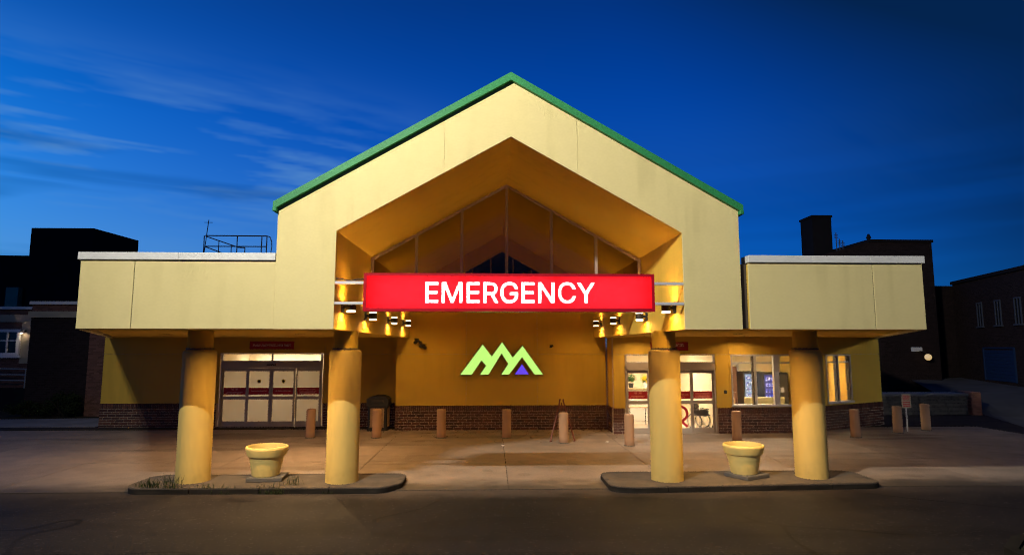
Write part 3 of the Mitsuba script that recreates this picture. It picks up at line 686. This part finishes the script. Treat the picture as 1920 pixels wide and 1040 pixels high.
SC, SC_LENS = (1.0, .56, .155), (1.0, .80, .50)
names = {-1: 'logo wall side opposite the lobby', 1: 'lobby side'}
order = ['frontmost', 'second', 'third', 'rearmost']
for s in (-1, 1):
    for i, (y, zz) in enumerate(((12.42, 3.80), (14.7, 3.735), (17.9, 3.77), (20.9, 3.80))):
        side = 'beam over the litter bin side' if s < 0 else 'beam over the lobby door side'
        k = thing('wall_sconce', f'{order[i]} lit up-and-down lamp of the row on the {side}', 'wall lamp', 'wall lamps inside the gable opening')
        X = s * 3.41
        c = X - s * .19
        add('back_plate', cbx(min(X, X - s * .03), max(X, X - s * .03), y - .07, y + .07, zz - .12, zz + .12, .006), M('dark_metal'), k)
        add('arm', cbx(min(X - s * .03, X - s * .11), max(X - s * .03, X - s * .11), y - .03, y + .03, zz - .03, zz + .03, .004), M('dark_metal'), k)
        add('housing', lathe([(.088, -.065), (.095, -.06), (.095, .06), (.088, .065), (0, .065), (0, -.065), (.088, -.065)], 28, (c, y, zz)), M('dark_metal'), k, smooth=40)
        for nm, za, zb_, up, p in (('upper_lens', zz + .066, zz + .100, 1, 190.0), ('lower_lens', zz - .100, zz - .066, -1, 470.0)):
            add(nm, lathe([(.088, za), (.088, zb_)], 28, (c, y, 0)), M('lens'), k, emit=[v * 3.2 for v in SC_LENS], weight=.02, smooth=True)
            zd = zb_ - .004 if up > 0 else za + .004
            add('lamp', {'type': 'disk', 'to_world': T().translate([c, y, zd]).rotate([1, 0, 0], 0 if up > 0 else 180).scale(.080), 'bsdf': {'type': 'ref', 'id': M('lens')}}, None, k, emit=[v * p for v in SC], weight=.8 if up < 0 else .4)

DL = np.array([1.0, .62, .27])
for x, y, L_, w in DOWN:
    k = thing('recessed_downlight', f'round recessed downlight in the soffit {w}', 'downlight', 'downlights in the canopy soffit')
    add('trim_ring', lathe([(.112, ZS - .004), (.150, ZS - .004), (.150, ZS - .0005), (.112, ZS - .0005), (.112, ZS - .004)], 28, (x, y, 0)), M('dark_metal'), k, smooth=40)
    add('can', lathe([(.112, ZS - .0005), (.112, ZS + .15), (0, ZS + .15), (0, ZS + .155), (.116, ZS + .155), (.116, ZS - .0005)], 28, (x, y, 0)), M('dark_metal'), k, smooth=40)
    add('lens', {'type': 'disk', 'to_world': T().translate([x, y, ZS + .13]).rotate([1, 0, 0], 180).scale(.10), 'bsdf': {'type': 'ref', 'id': M('lens')}}, None, k, emit=DL * .5, weight=.01)
    tint = np.array([1, .90, .5]) if y < 13 else 1
    scene['downlight_light_%d' % (x * 10)] = {'type': 'spot', 'intensity': {'type': 'rgb', 'value': [float(v) for v in DL * tint * L_ * .0284 * K]}, 'cutoff_angle': 76.0, 'beam_width': 22.0,
        'to_world': T().look_at(origin=[x, y, ZS + .018], target=[x, y, 0], up=[0, 1, 0]), 'sampling_weight': 3.0}

k = thing('entrance_sign', 'dark red sign with white lettering above the frosted entrance', 'sign')
add('panel', fL.cbox(5.46, 7.13, 2.91, 3.21, .002, .03, .005), M('red_panel'), k); add('lettering', text_on(fL, 'AMBULANCE ENTRANCE ONLY', 6.295, 3.06, .085, .031, 1.45), M('white_ink'), k)
k = thing('entrance_sign', 'red sign with white lettering above the lit entrance, half behind a column', 'sign')
add('panel', fR.cbox(1.33, 2.67, 2.87, 3.17, .002, .03, .005), M('red_panel'), k); add('lettering', text_on(fR, 'ENTRANCE', 2.02, 3.06, .10, .031, .98), M('white_ink'), k)

def camera_unit(x, z, label, big):
    k = thing('security_camera', label, 'security camera', 'security cameras on the middle wall')
    s = 1.0 if big else .55
    add('mount', cbx(x - .06 * s, x + .06 * s, YW - .03, YW - .001, z - .06 * s, z + .06 * s, .006), M('black_plastic'), k)
    add('arm', tube([(x, YW - .03, z), (x, YW - .22 * s, z + .02)], .022 * s), M('black_plastic'), k)
    for j, (dx, dz, rot) in enumerate(((-.11, .04, .5), (.13, -.16, -.6)) if big else ((.0, .0, .5),)):
        b = trimesh.creation.cylinder(.065 * s, .26 * s, sections=16); b.apply_transform(rotm(math.pi / 2 - .35, (1, 0, 0))); b.apply_transform(rotm(rot, (0, 0, 1))); b.apply_translation((x + dx * s, YW - .24 * s, z + dz))
        add('body', b, M('black_plastic'), k, smooth=40)
        h = cbx(-.075 * s, .075 * s, -.17 * s, .12 * s, .06 * s, .075 * s, .004); h.apply_transform(rotm(.35, (1, 0, 0))); h.apply_transform(rotm(rot, (0, 0, 1))); h.apply_translation((x + dx * s, YW - .24 * s, z + dz)); add('hood', h, M('black_plastic'), k)
        if big: add('link', tube([(x, YW - .22, z + .02), (x + dx, YW - .24, z + dz)], .018), M('black_plastic'), k)
camera_unit(-3.0, 3.16, 'twin black security camera beside the rear end of the beam', True)
camera_unit(1.83, 3.02, 'single small security camera above the logo sign', False)

# ------------------------------------------------------------------ bollards, planters, bin, easel
BP = [(-6.38, 20.85, 'before the frosted entrance'), (-4.18, 20.78, 'before the litter bin'), (-2.03, 20.70, 'between the litter bin and the logo sign'), (.13, 20.64, 'below the logo sign'),
      (1.90, 19.48, 'standing in front of the red easel'), (3.85, 18.90, 'at the edge of the lit entrance'), (7.51, 19.72, 'behind the lobby side planter'),
      (11.78, 20.36, 'before the slanting lobby window'), (13.86, 21.30, 'beside the small notice sign'), (15.32, 21.92, 'in the dark beyond the notice sign')]
for x, y, w in BP:
    k = thing('bollard', f'brown round bollard {w}', 'bollard', 'brown bollards along the drive lane')
    h = .93 + rng.uniform(-.012, .012)
    m = lathe([(0, .0), (.150, .0), (.150, h - .145), (.142, h - .140), (.142, h - .122), (.150, h - .117), (.150, h - .03), (.140, h - .008), (.115, h), (0, h + .004)], 32)
    m.apply_transform(rotm(rng.uniform(-.012, .012), (0, 1, 0))); m.apply_translation((x, y, .012)); add('sleeve', m, M('bollard'), k, smooth=35)
    add('base_ring', lathe([(.149, 0), (.175, 0), (.170, .018), (.149, .022), (.149, 0)], 32, (x, y, .013)), M('slab_grey'), k, smooth=35)

def planter(x, y, tilt, label, slablabel, srot):
    z = .118
    q = cbx(-.37, .37, -.32, .32, 0, .085, .012); q.apply_transform(rotm(srot, (0, 0, 1))); q.apply_translation((x + .05, y + .0, z))
    tag(add('paving_slab', q, M('slab_grey')), slablabel, 'slab')
    k = thing('planter', label, 'planter', 'yellow planters on the kerb islands')
    Q = trimesh.transformations.translation_matrix((x, y, z + .085)) @ rotm(tilt, (0, 1, 0))
    body = [(0, 0), (.275, 0), (.288, .02), (.315, .17), (.322, .18), (.320, .195), (.345, .315), (.352, .325), (.350, .342), (.375, .43), (.36, .43), (.26, .06), (0, .06)]
    rim = [(.365, .430), (.402, .432), (.412, .455), (.430, .52), (.445, .575), (.446, .605), (.432, .628), (.405, .634), (.388, .620), (.372, .50), (.365, .430)]
    m = lathe(body, 48); m.apply_transform(Q); add('body', m, M('planter'), k, smooth=40)
    m = lathe(rim, 48); m.apply_transform(Q); add('rim', m, M('planter'), k, smooth=50)
    m = cyl(0, 0, .40, .50, .366, 32); m.apply_transform(Q); add('soil', m, M('soil'), k)
planter(-5.33, 13.95, .015, 'yellow pot planter on the weedy kerb island', 'dark square slab under the planter on the weedy island', .08)
planter(5.30, 13.85, -.01, 'yellow pot planter on the clean kerb island', 'dark tilted slab under the planter on the clean island', .5)

k = thing('litter_bin', 'black domed litter bin with tan side panels by the middle wall', 'litter bin')
x, y = -4.47, 22.72
sq = lambda w: sbox(-w, -w, w, w).buffer(-.06).buffer(.06, quad_segs=6)
def at(m, z=0): m.apply_translation((x, y, z)); return m
add('base', at(slab(sq(.36), .012, .10)), M('black_plastic'), k)
add('body', at(slab(sq(.345), .10, .86)), M('black_plastic'), k)
for s in (-1, 1): add('corner_post', at(slab(sq(.045), .10, .86), 0).apply_translation((s * .31, -.31, 0)), M('black_plastic'), k)
add('front_panel', at(cbx(-.25, .25, -.362, -.346, .14, .82, .006)), M('can_panel'), k); add('side_panel', at(cbx(.346, .362, -.25, .25, .14, .82, .006)), M('can_panel'), k)
lid = [slab(sq(.40), .86, .93)]
hood = prism([(-.385, .93), (-.385, 1.12), (-.30, 1.20), (-.12, 1.245), (.12, 1.245), (.30, 1.20), (.385, 1.12), (.385, .93)], -.36, .36).difference(prism([(-.24, 1.00), (.24, 1.00), (.24, 1.12), (-.24, 1.12)], -.5, -.1)) if False else prism([(-.385, .93), (-.385, 1.12), (-.30, 1.20), (-.12, 1.245), (.12, 1.245), (.30, 1.20), (.385, 1.12), (.385, .93)], -.36, .36)
add('lid', at(trimesh.util.concatenate(lid + [hood])), M('black_plastic'), k)
add('flap', at(cbx(-.22, .22, -.378, -.358, 1.02, 1.12, .01)), M('dark_metal'), k)

k = thing('easel', 'red brown metal easel frame standing empty before the middle wall', 'easel')
x, y = 1.90, 19.98
add('leg', tube([(x - .05, y, 1.33), (x - .09, y - .02, 1.10), (x - .39, y - .20, .03), (x - .36, y - .24, .02)], .024), M('easel_red'), k, smooth=40)
add('leg', tube([(x + .05, y, 1.33), (x + .09, y - .02, 1.10), (x + .39, y - .20, .03), (x + .36, y - .24, .02)], .024), M('easel_red'), k, smooth=40)
add('rear_leg', tube([(x, y + .01, 1.20), (x, y + .45, .03)], .020), M('easel_red'), k, smooth=40)
add('cross_bar', tube([(x - .10, y - .03, 1.08), (x + .10, y - .03, 1.08)], .019), M('easel_red'), k); add('cross_bar', tube([(x - .21, y - .10, .68), (x + .21, y - .10, .68)], .019), M('easel_red'), k)

# litter, leaves, weeds
V = []
for _ in range(420):
    x = rng.normal(.2, 2.2); y = 22.5 - abs(rng.normal(0, 1.1)); 
    if y < 18: continue
    a = rng.uniform(0, 6.28); s = rng.uniform(.012, .045); u = np.array([math.cos(a), math.sin(a), rng.uniform(-.3, .3)]); v = np.array([-math.sin(a), math.cos(a), rng.uniform(-.3, .5)])
    c = np.array([x, y, .024]); V += [c - u * s, c + v * s * .5, c + u * s, c - v * s * .5]
V = np.array(V); i = np.arange(0, len(V), 4)[:, None]
add('fallen_leaves', trimesh.Trimesh(V, np.vstack([i + [0, 1, 2], i + [0, 2, 3]]), process=False), M('dry_leaf'), kind='stuff', label='dry leaves blown along the foot of the middle wall')
for (x, y, w) in ((3.3, 19.55, 'near the lit entrance'), (-.02, 18.95, 'below the logo sign')):
    m = trimesh.creation.icosphere(1, .035); m.vertices *= rng.uniform(.6, 1.3, (len(m.vertices), 1)) * np.array([1.3, 1, .45]); m.apply_translation((x, y, .028))
    tag(add('paper_scrap', m, M('white_ink')), f'tiny white paper scrap on the concrete {w}', 'litter')
wd = []
for cx, cy, n, h in ((-7.35, 13.16, 60, .22), (-6.95, 13.12, 50, .30), (-6.2, 13.08, 30, .12), (-5.85, 13.07, 26, .12), (-5.0, 13.05, 40, .12), (-4.55, 13.35, 34, .26), (-4.75, 13.03, 44, .16), (-3.7, 13.02, 16, .08), (-7.6, 13.25, 30, .12)):
    for _ in range(n):
        x, y = rng.normal(cx, .10), rng.normal(cy, .02); zb_ = .0 if y < 13.06 else .115; hh = h * rng.uniform(.4, 1.1); a = rng.uniform(0, 6.28); l = hh * .5
        w = .0032; p0 = np.array([x, y, zb_]); t1 = np.array([x + l * .4 * math.cos(a), y + l * .4 * math.sin(a), zb_ + hh * .6]); t2 = np.array([x + l * math.cos(a), y + l * math.sin(a), zb_ + hh])
        sd = np.array([-math.sin(a), math.cos(a), 0]) * w
        wd.append(np.array([p0 - sd, p0 + sd, t1 + sd * 1.6, p0 - sd, t1 + sd * 1.6, t1 - sd * 1.6, t1 - sd * 1.6, t1 + sd * 1.6, t2]))
V = np.vstack(wd); add('weeds', trimesh.Trimesh(V, np.arange(len(V)).reshape(-1, 3), process=False), M('leaf_dark'), kind='stuff', label='dry weeds growing along the kerb of the island')

# ------------------------------------------------------------------ the dark surroundings
def bigbox(parent, name, x0, x1, y0, y1, z0, z1, m): return add(name, bx(x0, x1, y0, y1, z0, z1), m, parent)
k = thing('brick_block', 'dark windowless brick block beside the lit building, with a shrub at its foot', 'building')
bigbox(k, 'wall', -20.72, -17.95, 27.6, 33, 0, 4.28, M('far_brick_dark')); bigbox(k, 'pilaster', -17.94, -15.3, 27.3, 33, 0, 4.28, M('far_brick_brown'))
bigbox(k, 'cornice', -20.8, -15.2, 27.5, 33.1, 4.285, 4.56, M('far_stone')); bigbox(k, 'parapet', -20.72, -15.3, 27.6, 33, 4.565, 4.86, M('far_brick_brown')); bigbox(k, 'coping', -20.78, -15.25, 27.5, 33.1, 4.865, 5.0, M('far_trim'))
k = thing('brick_annex', 'low brown brick annex with a white window and pale stone band', 'building')
bigbox(k, 'wall', -40, -21.9, 30.6, 40, 0, 4.2, M('far_brick_brown')); bigbox(k, 'stone_band', -40, -21.85, 30.5, 40, 4.205, 4.56, M('far_stone')); bigbox(k, 'parapet', -40, -21.9, 30.6, 40, 4.565, 4.82, M('far_brick_brown')); bigbox(k, 'coping', -40.1, -21.8, 30.45, 40, 4.825, 4.96, M('far_trim'))
bigbox(k, 'corner_strip', -23.26, -21.9, 30.5, 30.595, 2.2, 4.2, M('far_stone'))
w = k + '__window'; used.add(w)
add('frame', prism(sbox(-25.70, 2.60, -23.30, 3.85).difference(sbox(-25.55, 2.72, -23.45, 3.72)), 30.46, 30.595), M('far_trim'), w)
add('glazing_bar', [bx(x, x + .05, 30.49, 30.56, 2.72, 3.72) for x in (-25.05, -24.5, -23.95)] + [bx(-25.55, -23.45, 30.495, 30.555, 3.28, 3.33)], M('far_trim'), w)
add('pane', bx(-25.55, -23.45, 30.565, 30.58, 2.72, 3.72), M('far_glass'), w)
bigbox(k, 'sill', -25.8, -23.2, 30.42, 30.59, 2.48, 2.595, M('far_trim'))
k = thing('wall_lamp', 'small lit lamp on the stone corner strip of the brick annex', 'wall lamp')
add('bracket', cbx(-23.18, -23.02, 30.36, 30.495, 3.72, 3.82, .01), M('dark_metal'), k)
add('shade', lathe([(.04, .07), (.085, .0), (.078, .0), (.03, .06), (.04, .07)], 20, (-23.10, 30.28, 3.66)), M('dark_metal'), k)
add('bulb', cyl(-23.10, 30.28, 3.645, 3.70, .045, 12), M('lens'), k, emit=(60, 50, 34), weight=.4)
k = thing('dark_building', 'tall dark flat roofed building with a rooftop penthouse behind the brick block', 'building')
bigbox(k, 'wall', -62, -30.5, 52, 70, 0, 10.5, M('far_block'))
add('penthouse', [slab([(-38, 50.2), (-33, 50.2), (-32.7, 56), (-38, 56)], 0.0, 12.65)], M('far_block'), k); bigbox(k, 'roof_edge', -62.1, -38.2, 51.9, 52.4, 10.51, 10.62, M('far_block'))
bigbox(k, 'stone_post', -40.6, -39.6, 51.5, 51.98, 0, 7.9, M('far_stone'))
k = thing('stair_block', 'dark roof block hidden behind the canopy that carries the railing', 'building')
bigbox(k, 'wall', -18, -8, 33.5, 40, 0, 7.95, M('far_block'))
k = thing('roof_railing', 'thin steel stair railing and platform rail on the roof above the coping', 'railing')
for z in (9.16, 8.56): add('rail', tube([(-16.37, 34, z), (-12.95, 34, z)], .032, 6), M('rail_steel'), k)
for x in (-16.42, -14.6, -13.25, -12.97): add('post', tube([(x, 34, 7.95), (x, 34, 9.16)], .032, 6), M('rail_steel'), k)
add('rail', tube([(-16.37, 34.1, 9.14), (-14.55, 34.1, 8.52), (-14.20, 34.1, 8.50), (-14.20, 34.1, 7.95)], .030, 6), M('rail_steel'), k)
add('rail', tube([(-16.37, 34.1, 8.55), (-14.9, 34.1, 8.0)], .030, 6), M('rail_steel'), k)
for x, z in ((-15.65, 8.9), (-14.95, 8.65)): add('post', tube([(x, 34.1, 7.95), (x, 34.1, z)], .026, 6), M('rail_steel'), k)
add('cage_hoop', tube([(-12.97, 34, 9.16), (-12.80, 34, 9.10), (-12.70, 34, 8.85), (-12.68, 34, 8.55), (-12.74, 34, 7.95)], .026, 6), M('rail_steel'), k)
k = thing('antenna_mast', 'thin antenna mast rising from the end of the roof railing', 'antenna')
add('mast', tube([(-16.5, 34.2, 7.95), (-16.32, 34.2, 10.1)], .026, 6), M('rail_steel'), k); add('cross_arm', tube([(-16.55, 34.2, 9.95), (-16.1, 34.2, 9.95)], .014, 5), M('rail_steel'), k)
k = thing('vent_pipe', 'dark vent pipe close beside the gable wall on the roof', 'pipe')
add('pipe', cyl(-12.0, 34, 7.95, 9.1, .05, 10), M('rail_steel'), k)

k = thing('chimney', 'square dark brick chimney above the canopy wing', 'chimney')
add('stack', slab([(21.42, 41.3), (21.40, 40.0), (22.72, 40.0), (22.72, 41.6), (21.42, 41.6)], 0, 11.75), M('far_block'), k); add('cap', slab([(21.36, 41.35), (21.34, 39.94), (22.78, 39.94), (22.78, 41.66), (21.36, 41.66)], 11.755, 11.9), M('far_block'), k)
k = thing('dark_building', 'dark brick building with a sloping roof edge and rooftop aerials', 'building')
add('wall', prism([(18.5, 0), (26.6, 0), (26.6, 9.35), (22.6, 9.35), (20.4, 8.75), (18.5, 8.2)], 36, 44), M('far_brick_dark'), k); add('roof_edge', prism([(22.6, 9.355), (26.65, 9.355), (26.65, 9.52), (22.6, 9.52)], 35.9, 44), M('far_block'), k)
bigbox(k, 'downpipe', 22.45, 22.55, 35.88, 35.995, 2.0, 2.95, M('far_trim'))
for i, (x, z) in enumerate(((20.95, 9.9), (21.15, 9.5), (21.35, 9.4))):
    q = thing('roof_aerial', ['tallest thin aerial beside the chimney', 'middle aerial beside the chimney', 'shortest aerial of the group beside the chimney'][i], 'aerial', 'aerials beside the chimney')
    add('mast', tube([(x, 36.5, 8.7), (x, 36.5, z + .15)], .03, 5), M('rail_steel'), q); add('element', [tube([(x - .12, 36.5, z - .1 * j), (x + .12, 36.5, z - .1 * j)], .018, 5) for j in range(3)], M('rail_steel'), q)
q = thing('roof_vent', 'small dark vent on the highest edge of the sloping roof', 'vent')
add('pipe', cyl(23.2, 36.8, 9.5, 9.75, .09, 10), M('far_block'), q); add('cowl', lathe([(0, .28), (.06, .26), (.15, .02), (.15, 0), (0, 0)], 14, (23.2, 36.8, 9.75)), M('far_block'), q)
k = thing('dark_building', 'long dark brick range with narrow windows at the far edge of view', 'building')
fw = Frame((29.25, 38), (24.6, 22))
add('wall', fw.box(0, fw.L, 0, 6.95, -8, 0), M('far_brick_dark'), k); add('roof_edge', fw.box(0, fw.L, 6.955, 7.15, -8, .12), M('far_block'), k)
for u in (3.3, 5.35, 7.35, 9.4):
    w = numbered(k + '__window'); add('frame', [fw.box(u - .32, u - .25, 4.2, 5.6, 0, .05), fw.box(u + .25, u + .32, 4.2, 5.6, 0, .05), fw.box(u - .25, u + .25, 5.53, 5.6, 0, .05), fw.box(u - .03, u + .03, 4.2, 5.53, 0, .045)], M('far_trim_dark'), w)
    add('pane', fw.box(u - .25, u + .25, 4.2, 5.53, .004, .012), M('far_glass'), w); add('sill', fw.box(u - .4, u + .4, 4.12, 4.2, 0, .12), M('far_trim_dark'), w)
gd = k + '__roller_door'; used.add(gd)
for j in range(9): add('slat', fw.cbox(3.45, 6.6, 1.12 + j * .19, 1.12 + j * .19 + .183, .01, .05, .01), M('blue_door'), gd)
add('frame', [fw.box(3.37, 3.449, 1.1, 2.9, 0, .08), fw.box(6.601, 6.68, 1.1, 2.9, 0, .08), fw.box(3.37, 6.68, 2.9, 2.98, 0, .08)], M('blue_door'), gd)
bigbox(k, 'link_wall', 26.7, 29.3, 38.05, 46, 0, 6.9, M('far_brick_dark'))

k = thing('globe_lamp', 'small glowing globe lamp under a bracket on the dark brick wall', 'wall lamp')
add('back_box', cbx(24.8, 25.4, 35.80, 35.985, 2.72, 2.98, .02), M('far_trim'), k); add('arm', tube([(25.2, 35.8, 2.75), (25.35, 35.55, 2.72), (25.42, 35.5, 2.58)], .025, 6), M('dark_metal'), k)
g = trimesh.creation.icosphere(3, .19); g.apply_translation((25.45, 35.45, 2.40)); add('globe', g, M('lens'), k, smooth=True, emit=(.50, .33, .12), weight=.05)

k = thing('retaining_wall', 'low rough stone wall beyond the bollards, ending at the ramp', 'wall')
add('core', bx(15.3, 20.9, 27.0, 27.9, -.2, .80), M('mortar') if False else M('far_block'), k)
for j in range(5):
    x = 15.3 + (.14 if j % 2 else 0)
    while x < 20.9:
        w_ = rng.uniform(.28, .5); b_ = min(x + w_, 20.92)
        if b_ - x > .05: add('stone', cbx(x, b_ - .012, 26.94 + rng.uniform(-.03, .02), 27.1, j * .165, j * .165 + .153, .015), M('slab_grey'), k)
        x += w_
for j in range(6): add('coping_stone', cbx(15.3 + j * .94, 15.3 + j * .94 + .93, 26.88, 27.95, .825, .93, .02), M('pavement'), k)
add('end_pier', cbx(20.93, 21.4, 26.75, 28.0, -.2, 1.0, .03), M('far_brick_brown'), k)
k = thing('notice_sign', 'small square white notice sign with red lines beside a bollard', 'sign')
fN = Frame((14.28, 21.62), (14.62, 21.62))
add('panel', fN.cbox(0, .34, .84, 1.34, -.006, 0, .003), M('far_stone'), k)
add('print', [fN.box(.04, .30, z, z + .035, .0005, .002) for z in (1.25, 1.18, 1.11, 1.02, .95, .89)], M('ink_red'), k); add('post', tube([(14.45, 21.66, 0), (14.45, 21.66, 1.30)], .022, 8), M('far_trim'), k)

def shrub(x, y, w, h, n, label):
    k = thing('shrub', label, 'shrub')
    add('stems', [tube([(x + .05 * j, y, 0), (x + rng.uniform(-w, w) * .6, y + rng.uniform(-.3, .3), h * .7)], .018, 5) for j in range(-3, 4)], M('soil'), k)
    V = []
    cl = [(x + rng.uniform(-w, w), y + rng.uniform(-.4, .4), h * rng.uniform(.25, .85), rng.uniform(.18, .4)) for _ in range(16)]
    m = trimesh.util.concatenate([leaves(cx, cy, cz, r * h, n // 16, .06) for cx, cy, cz, r in cl])
    add('foliage', m, M('leaf_dark'), k)
shrub(-18.6, 27.0, .75, 1.05, 2600, 'dark leafy shrub against the brick block, nearest the canopy')
shrub(-20.2, 27.0, .6, .7, 1600, 'low dark shrub on the outer corner of the brick block')
k = thing('ramp_railing', 'pale ramp railing in front of the annex at the edge of view', 'railing')
for z in (2.02, 1.75, 1.48): add('rail', tube([(-27, 30.1, z), (-22.2, 30.1, z - .08)], .03, 6), M('pale_rail'), k)
for x in (-26.5, -25.2, -23.9, -22.6): add('post', tube([(x, 30.1, .0), (x, 30.1, 1.95)], .03, 6), M('pale_rail'), k)
bigbox(k, 'ramp_base', -27, -22.1, 30.05, 30.5, 0, 1.05, M('far_block'))

# ------------------------------------------------------------------ the car park's lamp posts, out of view behind the camera
for j, (foot, head, aim, I, cut, beam) in enumerate(LAMPS):
    k = thing('lamp_post', ['tall lamp post with three heads facing the gable', 'single lamp post far out towards the ramp side of the car park'][j], 'lamp post', None)
    add('pole', lathe([(0, 0), (.16, 0), (.16, .05), (.10, .08), (.075, head[2]), (0, head[2])], 16, (foot[0], foot[1], 0)), M('dark_metal'), k, smooth=40)
    add('arm', tube([(foot[0], foot[1], head[2] - .1), (head[0], head[1] - .35, head[2] + .14)], .045, 8), M('dark_metal'), k)
    add('head', cbx(head[0] - .80, head[0] + .80, head[1] - .45, head[1] + .22, head[2] + .05, head[2] + .22, .03), M('dark_metal'), k)
    for h_, dx in enumerate((-.55, 0, .55) if j == 0 else (0,)):
        scene['lamp_light_%d_%d' % (j, h_)] = {'type': 'spot', 'intensity': {'type': 'rgb', 'value': [I * K * c / (3 if j == 0 else 1) for c in LAMP_RGB]}, 'cutoff_angle': cut, 'beam_width': beam,
                                  'to_world': T().look_at(origin=[head[0] + dx, head[1], head[2]], target=list(aim), up=[0, 0, 1]), 'sampling_weight': 14.0 if j == 0 else .5}
